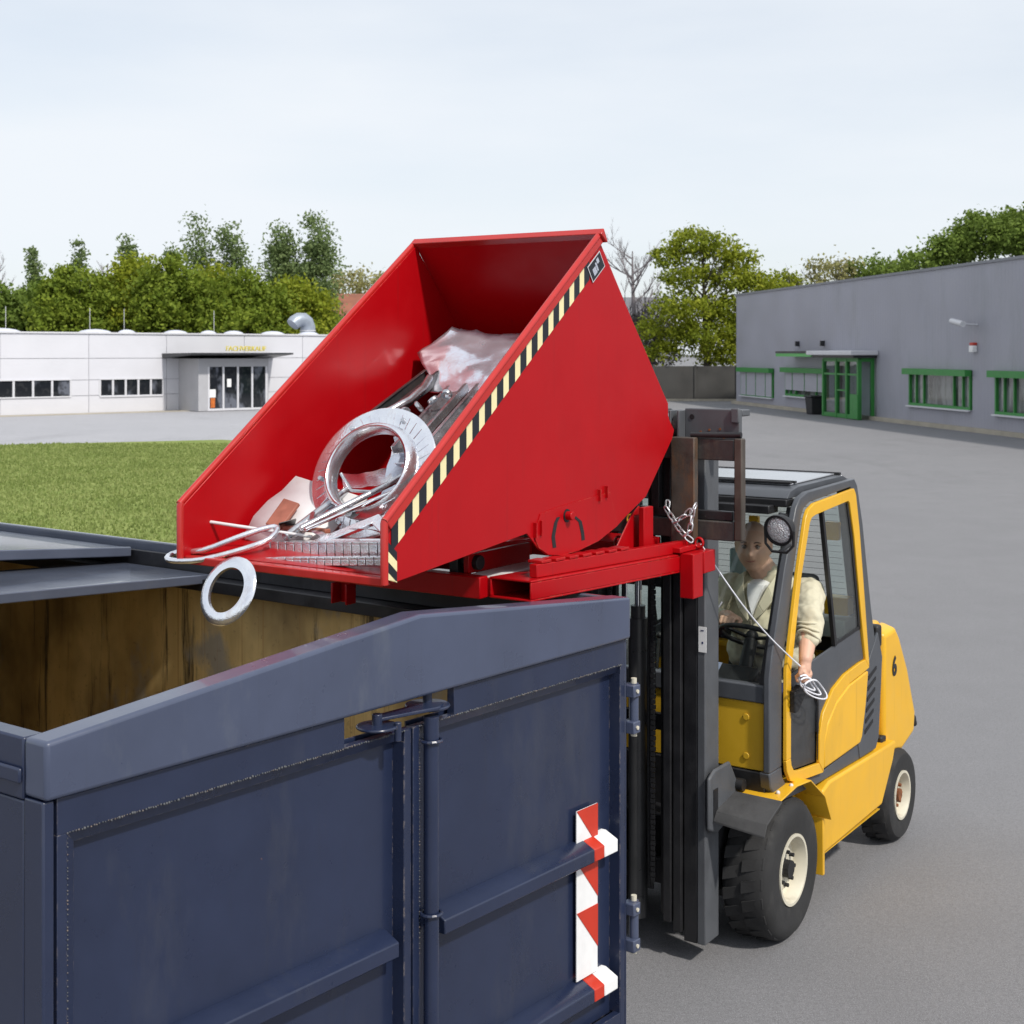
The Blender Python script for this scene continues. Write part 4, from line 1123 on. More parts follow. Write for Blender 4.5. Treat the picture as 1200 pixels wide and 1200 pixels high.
m = M(FL); m.box(-1.53, -1.45, .44, .50, .60, .66); m.build('hood_catch', BLKP, fk, bevel=.01)
m = M(FL); m.box(-1.40, -1.33, .44, .52, 1.20, 1.33); m.build('grab_handle', BLKP, fk, bevel=.015)

# ---- cab side: frames
for sg in (1, -1):
    def ss(a, b): return (a, b) if sg > 0 else (-b, -a)
    # outer grey frame
    out = [(.235, .87), (.232, 1.33), (.20, 1.44), (.04, 1.84), (-.10, 2.12), (-.15, 2.165), (-.25, 2.188), (-.93, 2.205), (-.975, 2.165), (-1.06, 1.95), (-1.20, 1.45), (-1.34, 1.05), (-1.36, .95)]
    inn = [(.085, .87), (.080, 1.345), (.055, 1.42), (-.06, 1.80), (-.165, 2.07), (-.20, 2.11), (-.28, 2.135), (-.865, 2.165), (-.895, 2.13), (-.95, 1.93), (-1.04, 1.50), (-1.11, 1.13), (-1.12, .99)]
    m = M(FL); m.strip(out, inn, 'y', *ss(.492, .525))
    # bottom sweep
    out2 = [(.235, .869), (.22, .80), (.16, .74), (.06, .70), (-.10, .685), (-.40, .665), (-1.00, .645), (-1.26, .64)]
    inn2 = [(.085, .869), (.075, .82), (.03, .77), (-.03, .752), (-.10, .745), (-.41, .712), (-.97, .735), (-1.24, .72)]
    m.strip(out2, inn2, 'y', *ss(.47, .525))
    cf = m.build('cab_frame', GREY, fk, bevel=.006)
    # yellow door frame
    o1 = [(.080, .90), (.076, 1.345), (.050, 1.42), (-.065, 1.80), (-.17, 2.065), (-.205, 2.103), (-.285, 2.128), (-.862, 2.158), (-.892, 2.125), (-.947, 1.93), (-1.037, 1.50), (-1.105, 1.14)]
    i1 = [(.022, .90), (.020, 1.335), (-.005, 1.40), (-.115, 1.785), (-.225, 2.035), (-.25, 2.058), (-.30, 2.068), (-.77, 2.098), (-.795, 2.085), (-.865, 1.90), (-.975, 1.45), (-1.045, 1.19)]
    m = M(FL); m.strip(o1, i1, 'y', *ss(.528, .548))
    # bottom and the sweeping curve
    o2 = [(.080, .899), (.070, .845), (.03, .79), (-.03, .766), (-.10, .757), (-.412, .722)]
    i2 = [(.022, .899), (.015, .865), (-.01, .835), (-.05, .82), (-.10, .812), (-.352, .785)]
    m.strip(o2, i2, 'y', *ss(.528, .548))
    o3 = [(-.414, .725), (-.425, .88), (-.47, .965), (-.60, 1.055), (-.80, 1.11), (-1.00, 1.125), (-1.105, 1.138)]
    i3 = [(-.353, .787), (-.36, .93), (-.41, 1.03), (-.55, 1.125), (-.72, 1.17), (-.95, 1.19), (-1.043, 1.192)]
    m.strip(o3, i3, 'y', *ss(.528, .548))
    df = m.build('door_frame', YEL, fk, bevel=.003)
    # grey lower door panel
    m = M(FL)
    m.prism([(.020, 1.19), (.020, 1.305), (-.25, 1.318), (-.985, 1.372), (-.993, 1.345), (-1.043, 1.194), (-.95, 1.193), (-.72, 1.173), (-.55, 1.128), (-.41, 1.033), (-.358, .94), (-.352, 1.145)], 'y', *ss(.522, .535))
    m.build('lower_door_panel', GREY, df, bevel=.003)
    m = M(FL); m.prism([(.018, .90), (.018, 1.187), (-.33, 1.143), (-.352, 1.08), (-.348, .79), (-.10, .816), (-.045, .825), (-.0, .855)], 'y', *ss(.515, .524))
    m.build('lower_window', paint('dark_mesh_pane', (.035, .037, .040), .35, var=.3, scale=20, bmp=.3) if sg > 0 else GREY, df)
    m = M(FL); m.strip([(.022, 1.185), (-.335, 1.140), (-.352, 1.085), (-.350, .80)], [(.022, 1.205), (-.35, 1.155), (-.370, 1.09), (-.366, .80)], 'y', *ss(.5355, .539)); m.build('rubber_seal', BLKP, df)
    m = M(FL); m.prism([(.045, 1.13), (.045, 1.235), (-.03, 1.255), (-.10, 1.22), (-.10, 1.20), (-.0, 1.13)], 'y', *ss(.549, .58)); m.build('door_handle', BLKP, df, bevel=.006)
    # rear pane and divider (front pane slid open)
    m = M(FL); m.prism([(-.60, 1.348), (-.42, 2.078), (-.77, 2.094), (-.795, 2.083), (-.865, 1.898), (-.978, 1.44), (-.985, 1.375)], 'y', *ss(.530, .534)); m.build('window_pane', CLRS, df)
    m = M(FL); m.strip([(-.40, 2.074), (-.585, 1.345)], [(-.425, 2.076), (-.615, 1.347)], 'y', *ss(.524, .545))
    m.strip([(-.795, 2.084), (-.865, 1.899), (-.976, 1.448), (-.99, 1.37)], [(-.775, 2.084), (-.84, 1.899), (-.95, 1.448), (-.962, 1.37)], 'y', *ss(.530, .538))
    m.strip([(-.60, 1.345), (-.985, 1.373)], [(-.60, 1.362), (-.985, 1.39)], 'y', *ss(.530, .538))
    m.build('window_divider', BLKP, df)
    if sg < 0:
        m = M(FL); m.prism([(.0, 1.31), (-.22, 2.03), (-.30, 2.066), (-.42, 2.078), (-.60, 1.345)], 'y', *ss(.530, .534)); m.build('window_pane', CLRS, df)
    # engine side panel
    m = M(FL); m.prism([(-.43, .735), (-.43, .875), (-.475, .955), (-.605, 1.045), (-.80, 1.10), (-1.00, 1.115), (-1.10, 1.12), (-1.06, .94), (-1.0, .775), (-.97, .745)], 'y', *ss(.526, .545))
    ep = m.build('engine_side_panel', YEL, fk, bevel=.010)
    m = M(FL); m.prism([(-1.106, 1.123), (-1.065, .94), (-1.005, .77), (-.975, .737), (-1.0, .65), (-1.26, .645), (-1.31, .70), (-1.352, 1.00), (-1.37, 1.15), (-1.30, 1.30), (-1.12, 1.14)], 'y', *ss(.515, .530))
    vp = m.build('vent_panel', GREY, fk, bevel=.004)
    m = M(FL)
    for k in range(6):
        z = 1.085-k*.058; u = -1.135+k*.012
        m.prism([(u, z-.028), (u-.13, z+.012), (u-.13, z+.030), (u, z-.004)], 'y', *ss(.5302, .5335))
    m.each('vent_slot', BLKP, vp)
# front of cab
m = M(FL); m.box(.175, .20, -.49, .490, .865, 1.195); fp = m.build('front_panel', YELD, fk, bevel=.006)
m = M(FL)
for s_ in (-.37, .39):
    for z in (.93, 1.12): m.cyl((.20, s_, z), (.208, s_, z), .017, n=16)
m.each('panel_bolt', YELD, fp, smooth=40, bevel=.003)
m = M(FL); m.box(.15, .21, -.49, .490, .55, .862); m.build('front_valance', BLK, fk, bevel=.006)
m = M(FL); m.box(.16, .215, -.49, .490, 1.198, 1.285); m.build('cowl', GREY, fk, bevel=.008)
wf = [(.20, 1.287), (-.145, 2.115)]
m = M(FL)
for (a, b) in ((-.49, -.45), (.455, .490)):
    m.hexa([(.20, a, 1.287), (.17, a, 1.287), (.20, b, 1.287), (.17, b, 1.287), (-.145, a, 2.115), (-.175, a, 2.115), (-.145, b, 2.115), (-.175, b, 2.115)])
wfr = m.each('windscreen_frame', BLKP, fk)
m = M(FL); m.add([(.185, -.45, 1.29), (.185, .455, 1.29), (-.158, .455, 2.113), (-.158, -.45, 2.113)], [(0, 1, 2, 3)]); m.build('windscreen', CLR, fk)
m = M(FL); m.box(-.21, -.11, -.469, .469, 2.118, 2.158); m.box(-.17, -.05, .05, .40, 2.085, 2.128); m.build('header_rail', BLK, fk, bevel=.006)
# wiper
m = M(FL); m.tube([(.16, .02, 1.36), (.07, .17, 1.60)], .007, n=6); m.tube([(.155, .05, 1.38), (.05, .19, 1.64)], .004, n=6); m.each('wiper', ALU, fk)
# roof
m = M(FL); m.prism([(-.12, 2.165), (-.16, 2.195), (-.26, 2.212), (-.90, 2.222), (-.97, 2.20), (-.97, 2.17), (-.12, 2.160)], 'y', -.469, .469); rf = m.build('roof_panel', GREY, fk, bevel=.010)
m = M(FL); m.prism([(-.27, 2.2135), (-.27, 2.222), (-.90, 2.233), (-.90, 2.2225)], 'y', -.42, .42); m.build('roof_pane', paint('roof_glass_sheet', (.30, .31, .34), .12, var=.05, scale=2, bmp=0), rf, bevel=.004)
m = M(FL)
for u in (-.235, -.30): m.box(u-.012-.03, u+.012-.03, -.43, .43, 2.2225, 2.234)
m.box(-.925, -.90, -.45, .45, 2.2225, 2.238)
m.build('roof_strip', BLKP, rf, bevel=.003)
# back of the cab
m = M(FL); m.box(-1.24, -1.20, -.46, .46, .66, 1.38); m.hexa([(-1.22, .40, 1.38), (-1.19, .40, 1.38), (-1.22, .469, 1.38), (-1.19, .469, 1.38), (-.99, .40, 2.20), (-.96, .40, 2.20), (-.99, .469, 2.20), (-.96, .469, 2.20)])
m.hexa([(-1.22, -.469, 1.38), (-1.19, -.469, 1.38), (-1.22, -.40, 1.38), (-1.19, -.40, 1.38), (-.99, -.469, 2.20), (-.96, -.469, 2.20), (-.99, -.40, 2.20), (-.96, -.40, 2.20)])
m.build('cab_rear', GREY, fk, bevel=.006)
m = M(FL); m.add([(-1.205, -.40, 1.38), (-1.205, .40, 1.38), (-.975, .40, 2.20), (-.975, -.40, 2.20)], [(0, 1, 2, 3)]); m.build('rear_window', CLR, fk)
m = M(FL)
for k in range(22):
    q = .04+.92*k/21; m.tube([(-1.199+.23*q, -.39, 1.38+.82*q), (-1.199+.23*q, .39, 1.38+.82*q)], .0014, n=4)
m.build('window_grille', GREY, fk)
M(FL).box(-1.10, -.30, -.40, .40, .668, .80).build('cab_floor', BLK, fk)
# seat, steering, console
m = M(FL); m.box(-.92, -.42, -.18, .34, .80, 1.02); m.build('seat_cushion', SEATM, fk, bevel=.05, seg=3)
m = M(FL); m.hexa([(-.80, -.16, 1.02), (-.70, -.16, 1.02), (-.80, .34, 1.02), (-.70, .34, 1.02), (-.98, -.14, 1.66), (-.88, -.14, 1.66), (-.98, .32, 1.66), (-.88, .32, 1.66)]); m.build('seat_back', SEATM, fk, bevel=.04, seg=3)
WC = (-.145, .265, 1.44); wax = (Vector((F2[0], F2[1], 0))*-.55+Vector((0, 0, 1))).normalized()
m = M(FL); m.cyl((.06, .25, 1.0), WC, .035, n=14); m.prism([(.16, 1.0), (.16, 1.27), (.02, 1.33), (-.05, 1.25), (-.02, .85)], 'y', .02, .38); m.build('steering_column', BLKP, fk, bevel=.02)
a1 = wax.orthogonal().normalized(); a2 = wax.cross(a1); c0 = FL(*WC)
m = M(); m.tube([c0+(a1*math.cos(t)+a2*math.sin(t))*.165 for t in [k*2*math.pi/32 for k in range(32)]], .013, n=8, closed=True, raw=True)
for t in (0.5, 2.6, 4.7): m.tube([c0-wax*.01, c0+(a1*math.cos(t)+a2*math.sin(t))*.16], .010, n=6, raw=True)
m.ball(c0, .035, raw=True); m.build('steering_wheel', BLKP, fk, smooth=60)
m = M(FL)
for k, s_ in enumerate((-.22, -.15, -.08)): m.cyl((-.02, s_, 1.22), (-.05, s_, 1.40), .008, n=6); m.ball((-.05, s_, 1.41), .018, n=8, m=6)
m.each('control_lever', BLKP, fk, smooth=60)
M(FL).box(-.06, .155, -.40, .0, 1.0, 1.24).build('dashboard', BLKP, fk, bevel=.02)
m = M(FL)
for s_ in (.07, .15): m.hexa([(.155, s_, 1.25), (.158, s_, 1.25), (.155, s_+.035, 1.25), (.158, s_+.035, 1.25), (.10, s_+.03, 1.345), (.103, s_+.03, 1.345), (.10, s_+.065, 1.345), (.103, s_+.065, 1.345)])
m.each('dash_label', paint('pale_blue_label', (.35, .40, .58), .5, scale=9), fk)
m = M(FL); m.box(-.86, -.78, -.16, -.06, 1.63, 1.79); m.cyl((-.82, -.11, 1.79), (-.82, -.11, 1.82), .02, n=12); m.build('washer_bottle', paint('pale_blue_tank', (.30, .40, .41), .4, var=.06, scale=8), fk, bevel=.02)
m = M(FL); m.box(-.95, -.91, .36, .44, 1.86, 1.96); m.build('yellow_case', YEL, fk, bevel=.006)
m = M(FL); m.box(-1.15, -1.05, .30, .44, 1.42, 1.52); m.build('yellow_case', YEL, fk, bevel=.006)
M(FL).box(-.90, -.87, -.08, -.02, 1.88, 1.97).build('yellow_case', YEL, fk, bevel=.006)
M(FL).box(-1.19, -1.0, -.2, .44, 1.30, 1.40).build('rear_shelf', paint('pale_shelf', (.35, .38, .35), .6, scale=4), fk, bevel=.01)
# work light
lc = FL(.27, .60, 2.06); ld = (Vector((F2[0], F2[1], 0))*.93+Vector((L2[0], L2[1], 0))*-.12+Vector((0, 0, -.22))).normalized()
lc = FL(.255, .585, 2.052)
wl = thing('work_light', None, None, lc); wl.parent = fk; wl.location = lc-BASE[fk.name]
m = M(); m.lathe([(.001, -.075), (.045, -.07), (.068, -.03), (.077, .0), (.077, .014), (.066, .016), (.064, .004), (.001, .003)], lc, ld, n=40, raw=True); m.build('light_shell', BLKP, wl, smooth=40)
def lens_mat():
    m, t, b = nodes('lamp_lens'); b.inputs['Metallic'].default_value = .25; b.inputs['Roughness'].default_value = .2
    v = t.nodes.new('ShaderNodeTexVoronoi'); v.inputs['Scale'].default_value = 110
    tcn = t.nodes.new('ShaderNodeTexCoord'); t.links.new(tcn.outputs['Object'], v.inputs['Vector'])
    t.links.new(mixrgb(t, ramp(t, v.outputs['Distance'], .2, .6), (1, 1, 1), (.78, .79, .82)), b.inputs['Base Color'])
    bump(t, b, v.outputs['Distance'], .8, .01); b.inputs['Coat Weight'].default_value = 1; return m
m = M(); m.lathe([(.001, .022), (.03, .020), (.055, .013), (.064, .006), (.001, .005)], lc, ld, n=40, raw=True); m.build('lens', lens_mat(), wl, smooth=60)
sd = ld.cross(Vector((0, 0, 1))).normalized(); dn = Vector((0, 0, -1))
m = M(); m.tube([lc+sd*-.078, lc+sd*-.075+dn*.07, lc+sd*-.04+dn*.105, lc+sd*.04+dn*.105, lc+sd*.075+dn*.07, lc+sd*.078], .007, n=8, raw=True)
m.tube([lc+dn*.105, lc+dn*.105-ld*.10, FL(.02, .50, 1.93)], .009, n=8, raw=True)
m.tube([lc-ld*.06+Vector((0, 0, .05)), FL(.02, .49, 2.10)], .010, n=8, raw=True); m.build('lamp_bracket', BLKP, wl, smooth=60)

# ---- mast
mc = -.06
ma = thing('mast', None, None, FL(.45, mc, .12)); ma.parent = fk; ma.location = FL(.45, mc, .12)-BASE[fk.name]
for sg in (1, -1):
    def sx(a, b): a, b = mc+sg*a, mc+sg*b; return (min(a, b), max(a, b))
    # outer channel (C section)
    m = M(FL); m.box(.38, .53, *sx(.345, .388), .10, 2.42); m.box(.38, .40, *sx(.26, .344), .10, 2.42)
    m.build('outer_channel', MASTG, ma, bevel=.006)
    m = M(FL); m.box(.505, .528, *sx(.275, .344), .10, 2.40); m.build('channel_lip', BLK, ma, bevel=.003)
    m = M(FL); m.box(.43, .545, *sx(.225, .268), .14, 2.60); m.build('middle_channel', BLK, ma, bevel=.004)
    m = M(FL); m.box(.44, .555, *sx(.178, .218), .18, 2.60); m.box(.45, .47, *sx(.12, .177), .18, 2.58); m.build('inner_channel', BLK, ma, bevel=.004)
    # pivot bracket
    m = M(FL); m.prism([(.56, .66), (.56, .90), (.50, .93), (.33, .93), (.20, .75), (.30, .66), (.48, .62)], 'y', *sx(.405, .425)); m.build('tilt_bracket', MASTG, ma, bevel=.01)
    m = M(FL); m.prism([(.52, .70), (.52, .84), (.475, .84), (.475, .70)], 'y', *sx(.4255, .429)); m.build('bracket_slot', BLKP, ma)
    m = M(FL); m.cyl((.25, mc+sg*.39, .80), (.25, mc+sg*.46, .80), .03, n=12); m.build('tilt_pin', BLKP, ma, smooth=40)
for s_ in (-.064, -.30):
    m = M(FL); m.cyl((.47, s_, .14), (.47, s_, 1.60), .047, n=24); m.cyl((.47, s_, 1.60), (.47, s_, 1.66), .036, n=24); m.build('lift_cylinder', paint('cylinder_grey', (.045, .046, .048), .32, var=.2, scale=5), ma, smooth=40)
    m = M(FL); m.cyl((.47, s_, 1.66), (.47, s_, 2.50), .017, n=16); m.build('piston_rod', CHROME, ma, smooth=40)
m = M(FL)
for s_ in (-.17, -.13, .015, .03):
    m.tube([(.50, s_, .3), (.51, s_, 1.2), (.50, s_+.004, 2.0), (.50, s_, 2.55)], .009, n=8)
m.each('hydraulic_hose', BLKP, ma, smooth=60)
for s_ in (.055, -.185):
    m = M(FL)
    for k in range(90):
        z = .35+k*.0252
        m.box(.53, .542, s_-.010-(.002 if k % 2 else 0), s_+.010+(.002 if k % 2 else 0), z, z+.021)
    m.build('lift_chain', BLKP, ma)
m = M(FL); m.cyl((.535, -.095, 1.66), (.535, -.095, 2.35), .006, n=8); m.cyl((.535, -.015, 1.75), (.535, -.015, 2.45), .008, n=8); m.each('thin_chrome_rod', CHROME, ma, smooth=40)
m = M(FL)
for z0, z1 in ((.30, .42), (1.05, 1.13), (1.75, 1.80)): m.box(.385, .42, mc-.34, mc+.34, z0, z1)
m.each('mast_tie', BLK, ma, bevel=.004)
M(FL).box(.537, .540, .215, .232, 1.52, 1.62)
m = M(FL); m.box(.531, .534, .295, .335, 1.485, 1.605); lbl = m.build('mast_label', WHT, ma)
m = M(FL); m.box(.5345, .5355, .307, .323, 1.585, 1.59); m.box(.5345, .5355, .312, .320, 1.525, 1.535); m.each('label_print', TROU, lbl)
# crosshead
m = M(FL); m.box(.47, .56, -.40, .125, 2.50, 2.63); m.build('crosshead_beam', BLK, ma, bevel=.006)
m = M(FL)
m.prism([(.215, 2.635), (.50, 2.635), (.50, 2.50), (.47, 2.475), (.215, 2.475)], 'x', .49, .52)
m.box(.40, .489, .215, .50, 2.60, 2.632); m.box(.521, .535, .46, .502, 2.57, 2.64)
hb = m.build('crosshead_box', MASTG, ma, bevel=.006)
m = M(FL); m.cyl((.519, .255, 2.595), (.524, .255, 2.595), .012, n=14); m.build('box_hole', BLKP, hb)
m = M(FL)
for (s_, z) in ((.30, 2.525), (.345, 2.535), (.40, 2.54), (.42, 2.50), (.375, 2.485)): m.cyl((.52, s_, z), (.523, s_, z), .006, n=8)
m.each('bolt_head', RUST, hb)
for s_ in (.145, .190):
    m = M(FL); m.cyl((.52, s_-.014, 2.55), (.52, s_+.014, 2.55), .062, n=28); m.build('pulley', CARR if s_ > .16 else SCRAPM, ma, smooth=40, bevel=.004)
m = M(FL)
for s_ in (.12, .168, .212): m.box(.46, .585, s_-.006, s_+.006, 2.47, 2.625)
m.each('pulley_cheek', MASTG, ma, bevel=.003)
# ---- carriage
cg = thing('fork_carriage', None, None, FL(.6, mc, 2.0)); cg.parent = fk; cg.location = FL(.6, mc, 2.0)-BASE[fk.name]
m = M(FL); m.box(.575, .615, -.66, .515, 2.40, 2.50); m.build('upper_bar', CARR, cg, bevel=.006)
m = M(FL); m.box(.575, .615, -.66, .515, 2.03, 2.12); m.build('lower_bar', CARR, cg, bevel=.006)
m = M(FL); m.box(.57, .60, -.66, .50, 2.121, 2.165); m.build('bar_hook', BLK, cg, bevel=.004)
m = M(FL); m.cyl((.62, .30, 2.515), (.60, .545, 2.520), .014, n=12); m.build('top_pipe', BLK, cg, smooth=40)
m = M(FL)
for s_ in (.516, -.70): m.box(.575, .620, s_, s_+.04, 2.035, 2.505)
m.each('side_post', FORK, cg, bevel=.006)
m = M(FL)
for s_ in (.10, -.22): m.box(.56, .60, s_-.02, s_+.02, 2.05, 2.50)
m.each('carriage_upright', BLK, cg, bevel=.004)
m = M(FL); m.tube([(.622, -.02+.02*math.cos(t), 2.10+.022*math.sin(t)) for t in [k*math.pi/8 for k in range(16)]], .005, closed=True, n=6); m.build('eye_ring', YELD, cg)
for (s0, s1) in ((.215, .335), (-.70, -.60)):
    m = M(FL)
    m.box(.618, .662, s0, s1, 1.93, 2.505)
    sm = (s0+s1)/2
    a0, a1_ = (.140+.012, .33-.012) if s0 > 0 else (-.72, -.575)
    q = (max(a0, s0-.03), min(a1_, s1))
    q = (s0+.0 if s0 > 0 else s0, min(s1, a1_))
    zz = lambda u: zb(u)+.016
    m.hexa([(.66, q[0], zz(.66)), (.66, q[0], zz(.66)+.045), (.66, q[1], zz(.66)), (.66, q[1], zz(.66)+.045), (1.90, q[0]+.02, zz(1.9)), (1.90, q[0]+.02, zz(1.9)+.02), (1.90, q[1]-.02, zz(1.9)), (1.90, q[1]-.02, zz(1.9)+.02)])
    m.build('fork', FORK, cg, bevel=.005)

# ================================================================== CHAIN AND CORD
ch = thing('safety_chain', 'short bright zinc chain looped round the rusty fork shank above the skip frame', 'chain', FL(.70, .30, 2.02))
def link(c, d, roll, L_=.021, W2=.0115, r=.0042):
    d = d.normalized(); a = d.orthogonal().normalized(); b = d.cross(a); e = a*math.cos(roll)+b*math.sin(roll)
    pts = []
    for k in range(16):
        t = 2*math.pi*k/16; x = math.cos(t); y = math.sin(t)
        pts.append(c+d*(math.copysign(L_-W2, x) if abs(x) > .05 else 0)+d*x*W2+e*y*W2)
    m = M(); m.tube(pts, r, n=6, closed=True, raw=True); return m
cpath = [FL(.672, .205, 2.205), FL(.70, .215, 2.165), FL(.70, .245, 2.125), FL(.71, .28, 2.085), FL(.715, .315, 2.055), FL(.71, .335, 2.075), FL(.71, .345, 2.12), FL(.70, .345, 2.165), FL(.672, .35, 2.20)]
cp2 = [FL(.70, .25, 2.115), FL(.708, .285, 2.13), FL(.708, .315, 2.15), FL(.70, .34, 2.175)]
cp3 = [FL(.712, .318, 2.052), FL(.70, .345, 2.030)]
def lay(path, step):
    d = [(path[i+1]-path[i]) for i in range(len(path)-1)]; tot = sum(q.length for q in d); n = max(1, int(round(tot/step)))
    out = []
    for k in range(n):
        t = (k+.5)/n*tot; i = 0
        while t > d[i].length and i < len(d)-1: t -= d[i].length; i += 1
        out.append((path[i]+d[i].normalized()*t, d[i], k))
    return out
for pth_ in (cpath, cp2, cp3):
    for (c, d, k) in lay(pth_, .034): link(c, d, (k % 2)*1.4+.3).build('link', GALV, ch, smooth=60)

rp = thing('pull_cord', 'thin white cord running from the skip latch to the coil in the driver\'s fist', 'cord', FL(-.02, .60, 1.2))
m = M(); A0 = FL(.64, .36, 2.01); B0 = FL(.0, .60, 1.345)
pts = [A0+(B0-A0)*t+Vector((0, 0, -.05*math.sin(math.pi*t))) for t in [k/14 for k in range(15)]]
m.tube(pts, .0042, n=6, raw=True); m.build('cord_line', ROPE, rp, smooth=60)
m = M()
Lx = Vector((L2[0], L2[1], 0)); Fx = Vector((F2[0], F2[1], 0)); Zx = Vector((0, 0, 1))
hc = FL(-.045, .605, 1.335)
def loop(cu, cz, ru, rz, tilt, ds):
    out = []
    for k in range(28):
        t = 2*math.pi*k/28; u = ru*math.cos(t); z = rz*math.sin(t)
        uu = u*math.cos(tilt)-z*math.sin(tilt); z2 = u*math.sin(tilt)+z*math.cos(tilt)
        out.append(hc+Fx*(cu+uu)+Zx*(cz+z2)+Lx*(ds+.012*math.sin(2*t)))
    return out
for i, (a_, b_, c_, d_2, e_, g_) in enumerate([(.03, -.075, .135, .030, .42, .03), (.05, -.055, .10, .024, .48, .02), (.0, -.095, .150, .040, .36, .045)]):
    m.tube(loop(a_, b_, c_, d_2, e_, g_), .0045, n=6, closed=True, raw=True)
m.build('cord_coil', ROPE, rp, smooth=60)

# ================================================================== DRIVER
dr = thing('person', 'bald man in beige jacket and white T-shirt, left arm out of the cab', 'person', FL(-.55, .15, 1.02))
def remesh(o, v, sm=6, f=.5):
    r_ = o.modifiers.new('remesh', 'REMESH'); r_.mode = 'VOXEL'; r_.voxel_size = v; r_.use_smooth_shade = True
    s_ = o.modifiers.new('smooth', 'SMOOTH'); s_.iterations = sm; s_.factor = f
def caps(m, pts, n=14):                    # chain of tapering capsules (world points, radius)
    for i in range(len(pts)-1):
        (p, r), (q, r2) = pts[i], pts[i+1]
        m.cyl(p, q, r, r2, n=n, raw=True); m.ball(p, r, n=n, m=8, raw=True)
    m.ball(pts[-1][0], pts[-1][1], n=n, m=8, raw=True)
hx = (Fx*.96-Lx*-.10+Zx*-.02).normalized()     # face direction: forward, slightly to its left
hx = (Fx*.94+Lx*.26+Zx*.03).normalized(); hy_ = Zx.cross(hx).normalized(); hz = Zx
HC = FL(-.45, .138, 1.858)
HS = 1.13
def hp(x, y, z): return HC+hx*(x*HS)+hy_*(y*HS)+hz*(z*HS)
def g(d2, s): return math.exp(-d2/(2*s*s))
def head_mesh(m):
    nth, nph = 56, 72
    pts = []; f = []
    for i in range(nth+1):
        th = math.pi*i/nth
        for k in range(nph):
            ph = 2*math.pi*k/nph
            x = math.sin(th)*math.cos(ph); y = math.sin(th)*math.sin(ph); z = math.cos(th)
            X = x*.098; Y = y*.081; Z = z*.118
            if Z < 0:                                     # jaw and chin
                q = min(1, -Z/.118); Y *= 1-.17*q**2.2; X *= 1-.10*q**2 if X > 0 else 1-.38*q
            if X < 0: X *= 1.02
            if X > 0:
                X -= .006*g((Z-.0)**2, .02)*1                  # flatter eye plane
                X -= .013*(g((Y-.031)**2+(Z-.006)**2, .013)+g((Y+.031)**2+(Z-.006)**2, .013))
                X += .007*(g((Z-.029)**2, .008)*g(Y**2, .034))          # brow
                X += .027*g(Y**2, .0105)*g((Z+.026)**2, .015)           # nose tip
                X += .013*g(Y**2, .008)*g((Z+.004)**2, .020)            # bridge
                X += .007*(g((abs(Y)-.012)**2+(Z+.033)**2, .006))       # nostril wings
                X += .006*g(Y**2, .020)*g((Z+.054)**2, .006)            # upper lip
                X += .006*g(Y**2, .018)*g((Z+.067)**2, .005)            # lower lip
                X -= .006*g(Y**2, .024)*g((Z+.0605)**2, .0025)          # mouth line
                X -= .004*g(Y**2, .02)*g((Z+.078)**2, .006)
                X += .010*g(Y**2, .022)*g((Z+.097)**2, .012)            # chin
                X += .005*(g((abs(Y)-.040)**2+(Z+.022)**2, .015))       # cheeks
            pts.append(hp(X, Y, Z))
    for i in range(nth):
        for k in range(nph):
            l = (k+1) % nph
            f.append((i*nph+k, (i+1)*nph+k, (i+1)*nph+l, i*nph+l))
    m.add(pts, f, raw=True)
    for sg in (1, -1):                                       # ears
        m.ball(hp(-.006, .078*sg, -.004), .012*HS, .020*HS, .032*HS, n=14, m=10, raw=True, axes=((hy_*sg+hx*-.3).normalized(), hx, hz))
        m.ball(hp(-.004, .083*sg, .010), .008*HS, .018*HS, .018*HS, n=12, m=8, raw=True, axes=(hy_, hx, hz))
SHL = FL(-.50, .43, 1.640); SHR = FL(-.52, -.03, 1.625)
ELL = FL(-.20, .555, 1.545); WRL = FL(-.035, .600, 1.385); 
ELR = FL(-.38, -.09, 1.45); WRR = FL(-.245, .085, 1.515)
PEL = FL(-.62, .16, 1.04); CHS = FL(-.55, .20, 1.48)
m = M(); head_mesh(m)
caps(m, [(HC+hx*-.025+Zx*-.06, .072), (FL(-.52, .18, 1.70), .076), (FL(-.55, .20, 1.60), .075)])
caps(m, [(CHS+Lx*-.10, .10), (CHS+Lx*.10, .10)]); caps(m, [(CHS, .12), (PEL, .12)])
caps(m, [(SHL, .055), (ELL, .046), (ELL+(WRL-ELL)*.35, .048), (WRL, .034)])
caps(m, [(SHR, .055), (ELR, .046), (ELR+(WRR-ELR)*.35, .042), (WRR, .029)])
for sg in (1, -1): caps(m, [(PEL+Lx*.09*sg, .085), (FL(-.22, .16+.15*sg, 1.06), .06), (FL(-.06, .16+.13*sg, .80), .045)])
# left fist (hanging, knuckles forward and down, clutching the cord)
P = WRL+Vector((0, 0, -.030))+Fx*.012
caps(m, [(WRL, .030), (P+Zx*-.015, .032)])
m.ball(P+Zx*-.028, .040, .022, .034, raw=True, axes=(Fx, Lx, Zx))
for k in range(4):
    o = P+Fx*(.034-.0215*k)+Zx*(-.050+.003*abs(k-1.3))
    kn = o+Lx*.018; caps(m, [(o+Zx*.02+Lx*.012, .0105), (kn, .0115), (kn+Zx*-.022-Lx*.006, .0105), (o+Zx*-.026-Lx*.022, .0095), (o+Zx*-.004-Lx*.030, .009)], n=10)
caps(m, [(P+Fx*.035+Zx*-.005, .013), (P+Fx*.046+Zx*-.032-Lx*.006, .0115), (P+Fx*.030+Zx*-.050-Lx*.026, .010)], n=10)
